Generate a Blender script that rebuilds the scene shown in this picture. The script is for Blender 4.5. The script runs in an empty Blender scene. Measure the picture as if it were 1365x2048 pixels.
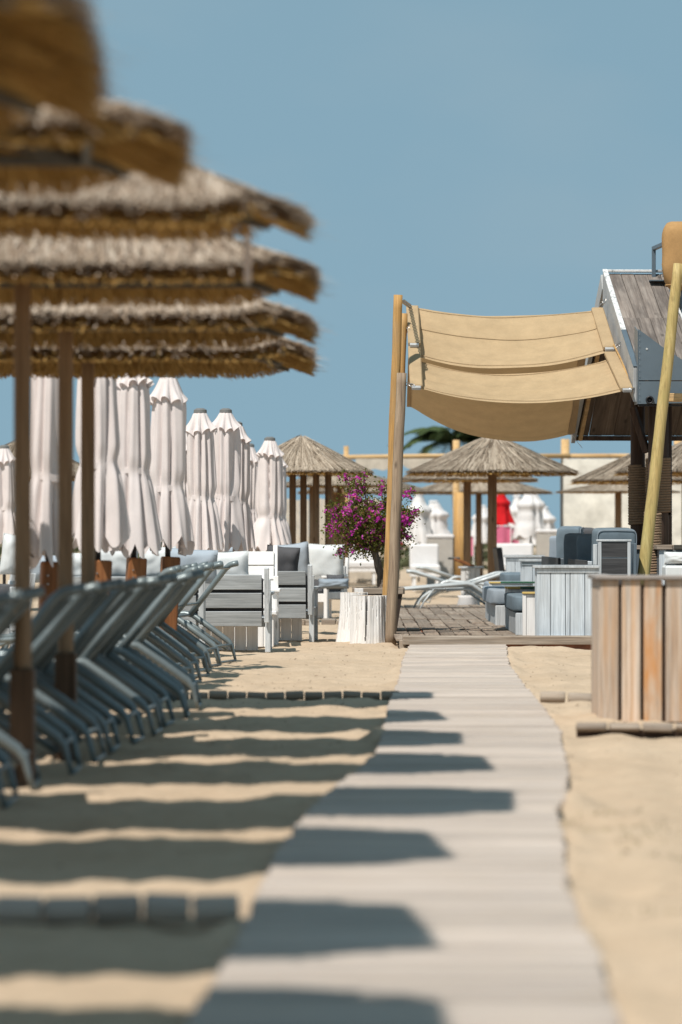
import bpy, bmesh, math, random
from mathutils import Vector, Matrix, Euler, noise
random.seed(11)
S = bpy.context.scene
C = S.collection
R = random.random
def U(a, b): return random.uniform(a, b)

# ------------------------------------------------------------------ camera, sky, sun, exposure
F, CX, HY, CAMH = 7680.0, 682.5, 1067.0, 1.2
cam = bpy.data.cameras.new('camera')
cam.sensor_fit = 'VERTICAL'; cam.sensor_height = 36.0; cam.sensor_width = 24.0; cam.lens = 135.0
cam.shift_y = 43.0 / 2048.0
cam.clip_start = 0.5; cam.clip_end = 3000
cam.dof.use_dof = True; cam.dof.focus_distance = 40.6; cam.dof.aperture_fstop = 2.3
co = bpy.data.objects.new('camera', cam); C.objects.link(co)
co.location = (0, 0, CAMH); co.rotation_euler = (math.pi/2, 0, 0)
S.camera = co

SUN_DX, SUN_DY = 0.36, 0.58                      # ground shift of a shadow per metre of height
sun_dir = Vector((SUN_DX, SUN_DY, -1.0)).normalized()
w = bpy.data.worlds.new('World'); S.world = w; w.use_nodes = True
wn = w.node_tree.nodes; wl = w.node_tree.links
bg = wn['Background']
sky = wn.new('ShaderNodeTexSky'); sky.sky_type = 'NISHITA'; sky.sun_disc = False
sky.sun_elevation = math.atan(1.0 / math.hypot(SUN_DX, SUN_DY))
sky.sun_rotation = math.atan2(-SUN_DX, -SUN_DY)
sky.altitude = 1500; sky.air_density = 1.0; sky.dust_density = 0.2; sky.ozone_density = 2.0
EXPO = 0.25
flat = wn.new('ShaderNodeMix'); flat.data_type = 'RGBA'; flat.inputs[0].default_value = .86     # even, hazy summer sky
k_ = 1/(2**EXPO*.08)
flat.inputs[7].default_value = (.252*k_, .410*k_, .498*k_, 1)
mp_ = wn.new('ShaderNodeMapping'); tc_ = wn.new('ShaderNodeTexCoord'); mp_.inputs['Location'].default_value = (0, 0, .12)
wl.new(tc_.outputs['Generated'], mp_.inputs[0]); wl.new(mp_.outputs[0], sky.inputs[0])
wl.new(sky.outputs[0], flat.inputs[6]); 
cn_ = wn.new('ShaderNodeTexNoise'); cn_.inputs['Scale'].default_value = 9; cn_.inputs['Detail'].default_value = 4
cm_ = wn.new('ShaderNodeMapping'); cm_.inputs['Scale'].default_value = (1, 1, 2.2); wl.new(tc_.outputs['Generated'], cm_.inputs[0]); wl.new(cm_.outputs[0], cn_.inputs[0])
cr_ = wn.new('ShaderNodeValToRGB'); cr_.color_ramp.elements[0].position = .5; cr_.color_ramp.elements[1].position = .75; cr_.color_ramp.elements[1].color = (.35, .35, .35, 1)
wl.new(cn_.outputs[0], cr_.inputs[0])
cl_ = wn.new('ShaderNodeMix'); cl_.data_type = 'RGBA'; wl.new(cr_.outputs[0], cl_.inputs[0]); wl.new(flat.outputs[2], cl_.inputs[6]); cl_.inputs[7].default_value = (.325*k_, .44*k_, .51*k_, 1)
wl.new(cl_.outputs[2], bg.inputs[0]); bg.inputs[1].default_value = 0.08
sl = bpy.data.lights.new('sun', 'SUN'); sl.energy = 4.6; sl.angle = math.radians(0.53); sl.color = (1.0, 0.95, 0.88)
so = bpy.data.objects.new('sun', sl); C.objects.link(so)
so.rotation_euler = sun_dir.to_track_quat('-Z', 'Y').to_euler(); so.location = (-6, -4, 12)
S.view_settings.view_transform = 'Standard'; S.view_settings.look = 'None'
S.view_settings.exposure = EXPO; S.view_settings.gamma = 1.0; S.view_settings.use_curve_mapping = False
S.render.engine = 'CYCLES'

# ------------------------------------------------------------------ helpers
def lin(r, g, b):
    f = lambda c: c/12.92 if c <= .04045 else ((c+.055)/1.055)**2.4
    return (f(r/255), f(g/255), f(b/255), 1)
def P(x, y, Z): return Vector(((x-CX)*Z/F, Z, CAMH-(y-HY)*Z/F))
def px(x, Z): return (x-CX)*Z/F
def pz(y, Z): return CAMH-(y-HY)*Z/F
def zg(y, h=0.0): return F*(CAMH-h)/(y-HY)       # distance of the ground point seen at row y
def interp(tab, v):
    if v <= tab[0][0]: return tab[0][1]
    for (a, fa), (b, fb) in zip(tab, tab[1:]):
        if v <= b: return fa+(fb-fa)*(v-a)/(b-a)
    return tab[-1][1]

class MB:
    def __init__(s): s.v = []; s.f = []
    def box(s, c, d, rot=None):
        c = Vector(c); n = len(s.v); hx, hy, hz = d[0]/2, d[1]/2, d[2]/2
        M = rot.to_matrix() if isinstance(rot, Euler) else rot
        for x in (-hx, hx):
            for y in (-hy, hy):
                for z in (-hz, hz):
                    p = Vector((x, y, z))
                    if M is not None: p = M @ p
                    s.v.append(c+p)
        for q in ((0,1,3,2),(4,6,7,5),(0,4,5,1),(2,3,7,6),(0,2,6,4),(1,5,7,3)): s.f.append([n+i for i in q])
        return s
    def bar(s, a, b, wd, ht, up=(0,0,1)):
        a = Vector(a); b = Vector(b); d = b-a; L = d.length; d.normalize()
        up = Vector(up); x = d.cross(up)
        if x.length < 1e-4: x = d.cross(Vector((0,1,0)))
        x.normalize(); u = x.cross(d).normalized()
        M = Matrix((x, d, u)).transposed()
        return s.box((a+b)/2, (wd, L, ht), M)
    def tube(s, pts, r, n=8, cap=True):
        pts = [Vector(p) for p in pts]; m = len(pts)
        rr = r if isinstance(r, (list, tuple)) else [r]*m
        t0 = (pts[1]-pts[0]).normalized()
        x = t0.orthogonal().normalized(); base = len(s.v)
        for i, p in enumerate(pts):
            t = (pts[min(i+1, m-1)]-pts[max(i-1, 0)]).normalized()
            x = (x-t*x.dot(t)).normalized(); y = t.cross(x)
            for k in range(n):
                a = 2*math.pi*k/n
                s.v.append(p+(x*math.cos(a)+y*math.sin(a))*rr[i])
        for i in range(m-1):
            for k in range(n):
                a = base+i*n+k; b = base+i*n+(k+1) % n
                s.f.append([a, b, b+n, a+n])
        if cap:
            s.f.append([base+k for k in range(n)][::-1]); s.f.append([base+(m-1)*n+k for k in range(n)])
        return s
    def grid(s, fn, nu, nv, closed=False):
        b = len(s.v); cu = nu if closed else nu+1
        for j in range(nv+1):
            for i in range(cu): s.v.append(Vector(fn(i/nu, j/nv)))
        for j in range(nv):
            for i in range(nu):
                i2 = (i+1) % cu
                s.f.append([b+j*cu+i, b+j*cu+i2, b+(j+1)*cu+i2, b+(j+1)*cu+i])
        return s
    def quad(s, a, b, c, d):
        n = len(s.v); s.v += [Vector(a), Vector(b), Vector(c), Vector(d)]; s.f.append([n, n+1, n+2, n+3]); return s
    def poly(s, pts, thick):                       # planar polygon extruded along vector thick
        n = len(s.v); m = len(pts); t = Vector(thick)
        s.v += [Vector(p) for p in pts]+[Vector(p)+t for p in pts]
        s.f.append([n+i for i in range(m)]); s.f.append([n+m+i for i in range(m)][::-1])
        for i in range(m):
            j = (i+1) % m; s.f.append([n+j, n+i, n+m+i, n+m+j])
        return s
    def torus(s, c, R0, r, M=None, n=14, k=6, sx=1.0):
        c = Vector(c)
        def fn(u, v):
            a = 2*math.pi*u; b = 2*math.pi*v
            p = Vector(((R0+r*math.cos(b))*math.cos(a)*sx, (R0+r*math.cos(b))*math.sin(a), r*math.sin(b)))
            return c+(M @ p if M is not None else p)
        return s.grid(fn, n, k, True)
    def mesh(s, name, mat=None, smooth=False, bevel=0, solid=0):
        me = bpy.data.meshes.new(name)
        me.from_pydata(s.v, [], s.f)
        bm = bmesh.new(); bm.from_mesh(me)
        if bevel:
            bmesh.ops.recalc_face_normals(bm, faces=bm.faces)
            es = [e for e in bm.edges if len(e.link_faces) == 2 and e.calc_face_angle(0) > .6]
            bmesh.ops.bevel(bm, geom=es, offset=bevel, segments=1, affect='EDGES', profile=.5)
        elif not solid:
            bmesh.ops.recalc_face_normals(bm, faces=bm.faces)
        bm.to_mesh(me); bm.free()
        if smooth:
            me.polygons.foreach_set('use_smooth', [True]*len(me.polygons))
        if mat: me.materials.append(mat)
        me.update()
        return me
    def build(s, name, mat, parent=None, smooth=False, bevel=0, solid=0):
        return link(name, s.mesh(name, mat, smooth, bevel, solid), parent)

def link(name, me, parent=None, loc=None, rot=None):
    o = bpy.data.objects.new(name, me); C.objects.link(o)
    if parent: o.parent = parent
    if loc is not None: o.location = loc
    if rot is not None: o.rotation_euler = rot
    return o
def tag(o, label=None, cat=None, group=None, kind=None):
    if label: o['label'] = label
    if cat: o['category'] = cat
    if group: o['group'] = group
    if kind: o['kind'] = kind
    return o
def thing(name, label, cat, loc=(0,0,0), rz=0.0, group=None, kind=None):
    o = bpy.data.objects.new(name, None); C.objects.link(o)
    o.location = loc; o.rotation_euler = (0, 0, rz); o.empty_display_size = .1
    return tag(o, label, cat, group, kind)
KIDS = {}
def copy_tree(o, parent=None):
    c = o.copy(); C.objects.link(c)
    if parent: c.parent = parent
    for ch in list(o.children): copy_tree(ch, c)
    return c

# ------------------------------------------------------------------ materials
def newmat(name):
    m = bpy.data.materials.new(name); m.use_nodes = True
    nt = m.node_tree; b = nt.nodes['Principled BSDF']
    return m, nt, b, nt.nodes.new, nt.links.new
def coords(nt, scale, kind='Object', rnd=True):
    N = nt.nodes.new; L = nt.links.new
    tc = N('ShaderNodeTexCoord'); mp = N('ShaderNodeMapping'); mp.inputs['Scale'].default_value = scale
    if rnd:
        oi = N('ShaderNodeObjectInfo'); mu = N('ShaderNodeVectorMath'); mu.operation = 'SCALE'
        mu.inputs[0].default_value = (37, 53, 71); L(oi.outputs['Random'], mu.inputs['Scale'])
        ad = N('ShaderNodeVectorMath'); ad.operation = 'ADD'
        L(tc.outputs[kind], ad.inputs[0]); L(mu.outputs[0], ad.inputs[1]); L(ad.outputs[0], mp.inputs[0])
    else: L(tc.outputs[kind], mp.inputs[0])
    return mp.outputs[0]
def nz(nt, vec, scale, detail=4, rough=.55, dist=0):
    n = nt.nodes.new('ShaderNodeTexNoise'); n.inputs['Scale'].default_value = scale
    n.inputs['Detail'].default_value = detail; n.inputs['Roughness'].default_value = rough
    n.inputs['Distortion'].default_value = dist; nt.links.new(vec, n.inputs['Vector']); return n.outputs[0]
def ramp(nt, fac, stops):
    r = nt.nodes.new('ShaderNodeValToRGB'); e = r.color_ramp.elements
    while len(e) < len(stops): e.new(.5)
    for i, (p, c) in enumerate(stops):
        e[i].position = p; e[i].color = c if len(c) == 4 else (*c, 1)
    nt.links.new(fac, r.inputs[0]); return r.outputs[0]
def mix(nt, fac, a, b, mode='MIX'):
    m = nt.nodes.new('ShaderNodeMix'); m.data_type = 'RGBA'; m.blend_type = mode
    for sock, v in ((m.inputs[0], fac), (m.inputs[6], a), (m.inputs[7], b)):
        if hasattr(v, 'links'): nt.links.new(v, sock)
        elif isinstance(v, (int, float)): sock.default_value = v
        else: sock.default_value = v if len(v) == 4 else (*v, 1)
    return m.outputs[2]
def bump(nt, b, h, strength, dist=.01):
    n = nt.nodes.new('ShaderNodeBump'); n.inputs['Strength'].default_value = strength; n.inputs['Distance'].default_value = dist
    nt.links.new(h, n.inputs['Height']); nt.links.new(n.outputs[0], b.inputs['Normal'])
def val_vary(nt, col, amt, src='Object'):
    N = nt.nodes.new
    if src == 'Object': o = N('ShaderNodeObjectInfo').outputs['Random']
    else: o = N('ShaderNodeNewGeometry').outputs['Random Per Island']
    mr = N('ShaderNodeMapRange'); mr.inputs[3].default_value = 1-amt; mr.inputs[4].default_value = 1+amt
    nt.links.new(o, mr.inputs[0])
    h = N('ShaderNodeHueSaturation'); nt.links.new(mr.outputs[0], h.inputs['Value']); nt.links.new(col, h.inputs['Color'])
    return h.outputs[0]
def wood(name, c1, c2, c3, axis=0, rough=.75, vary=.12, grain=26, wear=None, wear_amt=.5, knots=True, bmp=.35, dk=.75, wsc=(3.5, .9)):
    dka = dk
    m, nt, b, N, L = newmat(name)
    sc = [grain, grain, grain]; sc[axis] = grain*.045
    v = coords(nt, sc); n1 = nz(nt, v, 1.0, 6, .6, .6)
    sc2 = [grain*4]*3; sc2[axis] = grain*.12
    n2 = nz(nt, coords(nt, sc2), 1.0, 3, .6)
    col = ramp(nt, n1, [(.28, c1), (.5, c2), (.72, c3)])
    dk = ramp(nt, n2, [(.3, (.55, .55, .55)), (.55, (1, 1, 1))])
    col = mix(nt, dka, col, dk, 'MULTIPLY')
    if wear:
        s3 = [wsc[0]]*3; s3[axis] = wsc[1]
        n3 = nz(nt, coords(nt, s3), 1.6, 5, .65)
        col = mix(nt, ramp(nt, n3, [(.5-.12*wear_amt, (0,0,0)), (.68, (wear_amt,)*3)]), col, wear)
    if knots:
        s4 = [9]*3; s4[axis] = 4
        vo = N('ShaderNodeTexVoronoi'); vo.inputs['Scale'].default_value = .55; L(coords(nt, s4), vo.inputs['Vector'])
        kf = ramp(nt, vo.outputs['Distance'], [(.05, (.75,)*3), (.13, (0,)*3)])
        col = mix(nt, kf, col, tuple(x*.45 for x in c1[:3]))
    col = val_vary(nt, col, vary)
    L(col, b.inputs['Base Color']); b.inputs['Roughness'].default_value = rough
    b.inputs['Specular IOR Level'].default_value = .25
    bump(nt, b, n2, bmp, .004)
    return m
def plain(name, col, rough=.6, metal=0, vary=0, nscale=8, namt=.12, spec=.4, island=False, bmp=0):
    m, nt, b, N, L = newmat(name)
    n = nz(nt, coords(nt, (nscale,)*3), 1.0, 5, .6)
    c = ramp(nt, n, [(.3, tuple(x*(1-namt) for x in col[:3])), (.7, tuple(min(1, x*(1+namt)) for x in col[:3]))])
    if vary: c = val_vary(nt, c, vary, 'Island' if island else 'Object')
    L(c, b.inputs['Base Color']); b.inputs['Roughness'].default_value = rough; b.inputs['Metallic'].default_value = metal
    b.inputs['Specular IOR Level'].default_value = spec
    if bmp: bump(nt, b, n, bmp, .01)
    return m
def cloth(name, col, trans=.2, weave=350, namt=.1, tcol=None, soft=True):
    m, nt, b, N, L = newmat(name)
    n = nz(nt, coords(nt, (5,)*3), 1.0, 5, .65)
    fine = nz(nt, coords(nt, (weave, weave*.25, weave*.6)), 1.0, 2)
    c = ramp(nt, n, [(.3, tuple(x*(1-namt) for x in col[:3])), (.7, tuple(min(1, x*(1+namt*.7)) for x in col[:3]))])
    c = mix(nt, .3, c, ramp(nt, fine, [(.35, (.72,)*3), (.6, (1.05,)*3)]), 'MULTIPLY')
    L(c, b.inputs['Base Color']); b.inputs['Roughness'].default_value = .9; b.inputs['Specular IOR Level'].default_value = .1
    bump(nt, b, fine, .15, .003)
    if trans:
        t = N('ShaderNodeBsdfTranslucent'); mx = N('ShaderNodeMixShader'); mx.inputs[0].default_value = trans
        if tcol: t.inputs[0].default_value = tcol
        else: L(c, t.inputs[0])
        L(b.outputs[0], mx.inputs[1]); L(t.outputs[0], mx.inputs[2]); L(mx.outputs[0], nt.nodes['Material Output'].inputs[0])
    return m
def reed(name, stops, trans=.15):
    m, nt, b, N, L = newmat(name)
    g = N('ShaderNodeNewGeometry')
    c = ramp(nt, g.outputs['Random Per Island'], stops)
    n = nz(nt, coords(nt, (60, 60, 60)), 1.0, 3)
    c = mix(nt, .5, c, ramp(nt, n, [(.3, (.6,)*3), (.65, (1.1,)*3)]), 'MULTIPLY')
    c = val_vary(nt, c, .13)
    L(c, b.inputs['Base Color']); b.inputs['Roughness'].default_value = .85; b.inputs['Specular IOR Level'].default_value = .15
    t = N('ShaderNodeBsdfTranslucent'); mx = N('ShaderNodeMixShader'); mx.inputs[0].default_value = trans
    L(c, t.inputs[0]); L(b.outputs[0], mx.inputs[1]); L(t.outputs[0], mx.inputs[2]); L(mx.outputs[0], nt.nodes['Material Output'].inputs[0])
    return m

def sand_mat():
    m, nt, b, N, L = newmat('sand')
    v = coords(nt, (1, 1, 1), rnd=False)
    big = nz(nt, v, .55, 4); mid = nz(nt, v, 7, 5, .6); fine = nz(nt, v, 90, 4, .7); grit = nz(nt, v, 260, 2)
    c = ramp(nt, big, [(.3, (.44, .337, .237)), (.7, (.51, .40, .29))])
    c = mix(nt, .55, c, ramp(nt, mid, [(.3, (.82, .8, .78)), (.65, (1.06, 1.05, 1.04))]), 'MULTIPLY')
    c = mix(nt, .6, c, ramp(nt, fine, [(.3, (.72, .7, .68)), (.6, (1.08,)*3)]), 'MULTIPLY')
    sp = ramp(nt, grit, [(.70, (0,)*3), (.76, (.8,)*3)])
    c = mix(nt, sp, c, (.16, .10, .06))
    L(c, b.inputs['Base Color']); b.inputs['Roughness'].default_value = .95; b.inputs['Specular IOR Level'].default_value = .1
    ad = N('ShaderNodeMath'); ad.operation = 'ADD'; L(mid, ad.inputs[0])
    m2 = N('ShaderNodeMath'); m2.operation = 'MULTIPLY'; m2.inputs[1].default_value = .35; L(fine, m2.inputs[0]); L(m2.outputs[0], ad.inputs[1])
    bump(nt, b, ad.outputs[0], .6, .02)
    return m

M = {}
M['sand'] = sand_mat()
M['walk'] = wood('boardwalk_wood', (.36, .30, .26), (.445, .38, .33), (.53, .46, .40), 0, .8, .15, 30, (.47, .385, .30), .45, False, wsc=(7, 2.2), dk=.6)
M['deck'] = wood('deck_wood', (.15, .11, .085), (.245, .19, .145), (.34, .275, .22), 1, .8, .22, 26, (.3, .26, .21), .5)
M['deck_edge'] = wood('deck_edge_wood', (.18, .135, .10), (.31, .25, .195), (.43, .365, .30), 0, .8, .1, 30)
M['joist'] = plain('red_brown_joist', (.20, .08, .045), .7, namt=.4)
M['thatch'] = reed('weathered_reed', [(0, (.19, .13, .088, 1)), (.3, (.37, .275, .195, 1)), (.65, (.51, .405, .31, 1)), (1, (.62, .52, .42, 1))])
M['thatch_far'] = reed('weathered_reed_fine', [(0, (.16, .12, .085, 1)), (.4, (.33, .265, .20, 1)), (1, (.50, .42, .33, 1))])
M['straw'] = reed('golden_straw', [(0, (.25, .135, .038, 1)), (.4, (.43, .255, .08, 1)), (1, (.60, .40, .15, 1))], .38)
M['post'] = wood('parasol_post_wood', (.17, .105, .06), (.26, .17, .10), (.34, .24, .155), 2, .75, .1, 30)
M['pole_new'] = wood('yellow_pole_wood', (.30, .21, .08), (.41, .305, .125), (.48, .38, .18), 2, .65, .08, 24, (.30, .28, .10), .45)
M['pole_amber'] = wood('amber_pole_wood', (.34, .18, .06), (.48, .28, .10), (.55, .36, .16), 2, .7, .08, 24, (.25, .2, .14), .4)
M['pole_grey'] = wood('weathered_pole_wood', (.17, .12, .085), (.29, .215, .15), (.41, .32, .23), 2, .8, .08, 28)
M['sleeve'] = wood('dark_brown_sleeve', (.06, .036, .022), (.10, .062, .038), (.15, .095, .06), 2, .6, .12, 22)
M['brown'] = wood('stained_brown_wood', (.15, .055, .02), (.24, .095, .035), (.32, .14, .055), 2, .55, .12, 22)
M['frame'] = plain('dark_frame_metal', (.10, .10, .095), .5, .3)
M['alu'] = plain('grey_lounger_metal', (.165, .195, .20), .4, .35, vary=.1)
M['sling'] = cloth('grey_sling', (.13, .155, .16), .06, 500)
M['alu_pale'] = plain('pale_lounger_metal', (.45, .47, .47), .45, .2, vary=.1)
M['sling_pale'] = cloth('pale_sling', (.38, .41, .42), .1, 500)
M['parasol'] = cloth('blush_white_canvas', (.77, .70, .68), .2, 420, .06)
M['parasol_w'] = cloth('bright_white_canvas', (.78, .76, .75), .2, 420, .06)
M['parasol_r'] = cloth('red_canvas', (.62, .02, .025), .2, 420, .1)
M['pink'] = cloth('pink_towel', (.62, .16, .26), .1, 300, .1)
M['cap'] = plain('grey_plastic_cap', (.15, .15, .145), .5)
M['blackmetal'] = plain('black_metal', (.025, .025, .028), .45, .4)
M['paint_grey'] = wood('pale_grey_painted_wood', (.42, .44, .45), (.54, .565, .58), (.64, .66, .675), 2, .6, .1, 24, (.28, .30, .31), .55)
M['paint_grey_x'] = wood('grey_wash_shaded_slat', (.25, .265, .27), (.36, .38, .39), (.46, .48, .49), 0, .65, .14, 24, (.22, .23, .235), .4)  # grey wash, with the shade of the tilted chair backs put into the colour
M['paint_dark_x'] = wood('dark_grey_slat', (.03, .03, .031), (.05, .05, .052), (.08, .08, .082), 0, .65, .12, 24, (.09, .09, .09), .3)
M['paint_white'] = wood('white_painted_wood', (.62, .60, .585), (.74, .725, .71), (.80, .79, .78), 2, .6, .05, 20, (.60, .56, .52), .35, dk=.3)
M['paint_white_x'] = wood('white_painted_board', (.60, .585, .57), (.72, .71, .70), (.80, .79, .78), 0, .6, .05, 20, (.60, .56, .52), .35, dk=.3)
M['blue_side'] = wood('blue_grey_painted_plank', (.46, .51, .55), (.57, .62, .66), (.66, .71, .745), 2, .6, .09, 26, (.42, .44, .45), .7)
M['blue_top'] = wood('blue_grey_dark_top', (.09, .095, .10), (.14, .15, .155), (.22, .23, .235), 1, .7, .1, 26)
M['yellow'] = wood('yellow_board', (.48, .32, .09), (.58, .41, .14), (.66, .5, .2), 0, .6, .05)
M['green'] = plain('green_painted_board', (.03, .10, .055), .5)
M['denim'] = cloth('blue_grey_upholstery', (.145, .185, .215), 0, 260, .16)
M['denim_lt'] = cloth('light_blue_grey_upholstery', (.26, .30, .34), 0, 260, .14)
M['pillow_w'] = cloth('pale_cushion_cloth', (.64, .66, .66), .05, 300, .06)
M['pillow_b'] = cloth('blue_grey_cushion_cloth', (.36, .41, .46), .05, 300, .1)
M['pillow_k'] = cloth('charcoal_cushion_cloth', (.09, .09, .095), 0, 300, .15)
M['canvas'] = cloth('sand_coloured_canvas', (.475, .35, .21), .2, 130, .12, (.45, .27, .115, 1))
M['burlap'] = cloth('brown_burlap', (.40, .24, .105), .05, 200, .16)
M['chain'] = plain('steel_chain', (.4, .38, .36), .35, .9)
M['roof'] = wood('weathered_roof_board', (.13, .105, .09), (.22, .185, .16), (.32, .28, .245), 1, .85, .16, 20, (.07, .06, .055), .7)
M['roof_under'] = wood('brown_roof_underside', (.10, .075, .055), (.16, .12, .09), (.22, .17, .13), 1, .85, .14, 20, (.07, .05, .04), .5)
M['fascia'] = plain('weathered_grey_fascia', (.34, .345, .345), .55, namt=.2, nscale=5)
def flaking():
    m, nt, b, N, L = newmat('white_flaking_cap')
    n = nz(nt, coords(nt, (22, 22, 22)), 1.0, 6, .7)
    L(ramp(nt, n, [(.40, (.30, .31, .31)), (.47, (.58, .585, .58)), (.7, (.66, .66, .655))]), b.inputs['Base Color']); b.inputs['Roughness'].default_value = .6
    return m
M['fascia_cap'] = flaking()
M['steel'] = plain('blue_grey_sheet_steel', (.115, .15, .18), .42, .25, namt=.1, nscale=3)
M['darkpost'] = wood('dark_brown_post', (.035, .02, .014), (.065, .04, .028), (.11, .07, .05), 2, .6, .1, 16)
M['rope'] = plain('brown_hemp_rope', (.22, .15, .095), .9, namt=.35, nscale=90)
M['stump'] = wood('whitewashed_stump', (.66, .64, .62), (.77, .755, .74), (.82, .81, .80), 2, .7, .03, 34, (.60, .54, .48), .4, False, .9, dk=.6)
M['stump_top'] = plain('cut_wood_end', (.40, .28, .17), .85, namt=.35, nscale=12)
M['pot'] = plain('dark_planter', (.045, .032, .025), .7)
M['soil'] = plain('dry_soil', (.12, .075, .045), .95, namt=.4, nscale=40, bmp=.6)
M['bark'] = wood('twisted_bark', (.08, .06, .045), (.18, .14, .11), (.32, .27, .22), 2, .9, .1, 30)
M['leaf'] = reed('olive_leaf', [(0, (.07, .10, .02, 1)), (.5, (.16, .185, .04, 1)), (.85, (.30, .27, .065, 1)), (1, (.38, .22, .09, 1))], .45)
M['flower'] = reed('magenta_bract', [(0, (.52, .035, .40, 1)), (.5, (.74, .07, .58, 1)), (.93, (.80, .17, .66, 1)), (.96, (.72, .16, .20, 1)), (1, (.75, .25, .28, 1))], .5)
M['palm'] = reed('palm_leaflet', [(0, (.03, .055, .02, 1)), (1, (.10, .135, .05, 1))], .2)
M['planter'] = None
M['edging'] = wood('edging_log_wood', (.17, .13, .10), (.29, .235, .185), (.42, .35, .285), 0, .85, .16, 22)
M['wall'] = plain('whitewashed_wall', (.64, .61, .54), .9, namt=.22, nscale=2.4, bmp=.4)
M['reedwall'] = plain('pale_reed_screen', (.50, .44, .36), .9, namt=.18, nscale=6)
M['timber'] = wood('fresh_timber', (.42, .25, .11), (.55, .36, .17), (.62, .44, .24), 0, .7, .06, 12)
M['beige'] = plain('beige_box', (.42, .39, .35), .8, namt=.08)
M['scrub'] = reed('far_scrub', [(0, (.05, .06, .03, 1)), (1, (.13, .14, .075, 1))], .1)
M['debris'] = reed('dry_debris', [(0, (.05, .03, .02, 1)), (.7, (.16, .10, .06, 1)), (1, (.55, .47, .38, 1))], 0)
M['grass'] = reed('dry_grass', [(0, (.10, .11, .03, 1)), (1, (.32, .27, .12, 1))], .25)
M['planter'] = wood('planter_plank_wood', (.38, .305, .25), (.54, .45, .37), (.67, .58, .50), 2, .75, .12, 22, (.50, .26, .10), .55, True, wsc=(13, .6), dk=.9)
M['planter_o'] = wood('planter_orange_plank', (.36, .27, .20), (.51, .40, .305), (.62, .51, .41), 2, .75, .06, 22, (.52, .22, .055), .9, True, wsc=(7, 1.3), dk=.85)
M['planter_top'] = wood('planter_rim_wood', (.22, .19, .17), (.31, .275, .25), (.40, .36, .33), 0, .75, .05, 22)

# ------------------------------------------------------------------ sand ground (one sheet to the horizon)
LEFT = [(1290,820),(1320,806),(1360,799),(1399,781),(1450,768),(1498,757),(1544,712),(1564,680),(1610,628),(1695,560),(1788,514),(1873,475),(1959,428),(2048,372),(2150,320)]
RIGHT = [(1290,1012),(1327,1018),(1373,1051),(1414,1088),(1460,1120),(1515,1131),(1551,1135),(1590,1132),(1615,1112),(1640,1114),(1661,1125),(1766,1130),(1826,1152),(1890,1189),(1950,1214),(2048,1230),(2150,1250)]
WTOP = .055
def walk_edges(Y):
    y = HY+F*(CAMH-WTOP)/Y
    return px(interp(LEFT, y), Y), px(interp(RIGHT, y), Y)
def sand_z(x, y):
    if y > 90 or abs(x) > 9: return 0.0
    p = Vector((x, y, 0))
    z = .024*noise.noise(p*2.1)+.020*noise.noise(p*5.3+Vector((9, 2, 0)))+.010*noise.noise(p*12.0+Vector((3, 7, 0)))
    c1 = noise.noise(p*3.1+Vector((31, 4, 8)))
    if c1 > .18: z -= .05*min(.5, c1-.18)                     # trodden footprints
    if y < 40.2:
        l, r = walk_edges(max(y, 7))
        d = max(l-x, x-r)
        if d < .16:
            k = max(0, min(1, (d+.02)/.18)); z = z*k-.012*(1-k)
        if d < .3:
            sp = max(0, noise.noise(Vector((y*1.1, 5 if x > r else 15, 0)))+.35*noise.noise(Vector((y*4.3, x*3, 1)))+.1)
            z += .11*sp*math.exp(-((d-.02)/.085)**2)
        if .16 <= d < .5 and x > r: z += .018*math.sin((d-.16)/.34*math.pi)
    if 39.2 < y < 39.7 and 1.6 < x < 4.5: z += .05*(.6+noise.noise(p*3))*math.sin((y-39.2)/.5*math.pi)
    if y > 39.75 and .55 < x < 7: z = min(z, .0)-.03
    return z
def axis(a, b, st, lo, hi):
    v = [a+st*i for i in range(int((b-a)/st)+1)]
    s = st
    while v[-1] < hi: s *= 1.6; v.append(v[-1]+s)
    s = st; u = []
    c = a
    while c > lo: s *= 1.6; c -= s; u.append(c)
    return u[::-1]+v
xs = axis(-3.2, 3.6, .05, -900, 900)
ys = axis(7.0, 32, .05, -60, 30)
ys = [y for y in ys if y <= 32]
c_ = 32.0
while c_ < 56: c_ += .09; ys.append(c_)
s_ = .12
while c_ < 1600: s_ *= 1.5; c_ += s_; ys.append(c_)
g = MB(); nx = len(xs)
for y in ys:
    for x in xs: g.v.append((x, y, sand_z(x, y)))
for j in range(len(ys)-1):
    for i in range(nx-1):
        a = j*nx+i; g.f.append((a, a+1, a+nx+1, a+nx))
me = bpy.data.meshes.new('sand'); me.from_pydata(g.v, [], g.f)
me.polygons.foreach_set('use_smooth', [True]*len(me.polygons)); me.materials.append(M['sand'])
tag(link('sand', me), 'pale beach sand with ripples and footprints', None, None, 'structure')

# ------------------------------------------------------------------ boardwalk
bw = thing('boardwalk', 'pale grey wooden boardwalk of cross planks leading over the sand', 'boardwalk', (0, 0, 0), kind='structure')
PITCH = .125
pm = []
for k in range(5):
    mb = MB(); mb.box((0, 0, 0), (1, .108, .03)); pm.append(mb.mesh('plank', M['walk'], bevel=.004))
Y = 8.3; i = 0
while Y < 39.62:
    l, r = walk_edges(Y)
    o = link('plank', pm[i % 5], bw)
    wd = r-l+U(-.012, .018)
    o.location = ((l+r)/2+U(-.008, .008), Y, WTOP-.015+U(-.003, .003)); o.scale = (wd, 1, 1)
    o.rotation_euler = (U(-.035, .035), U(-.003, .003), U(-.008, .008)-.012)
    Y += PITCH; i += 1
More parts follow.
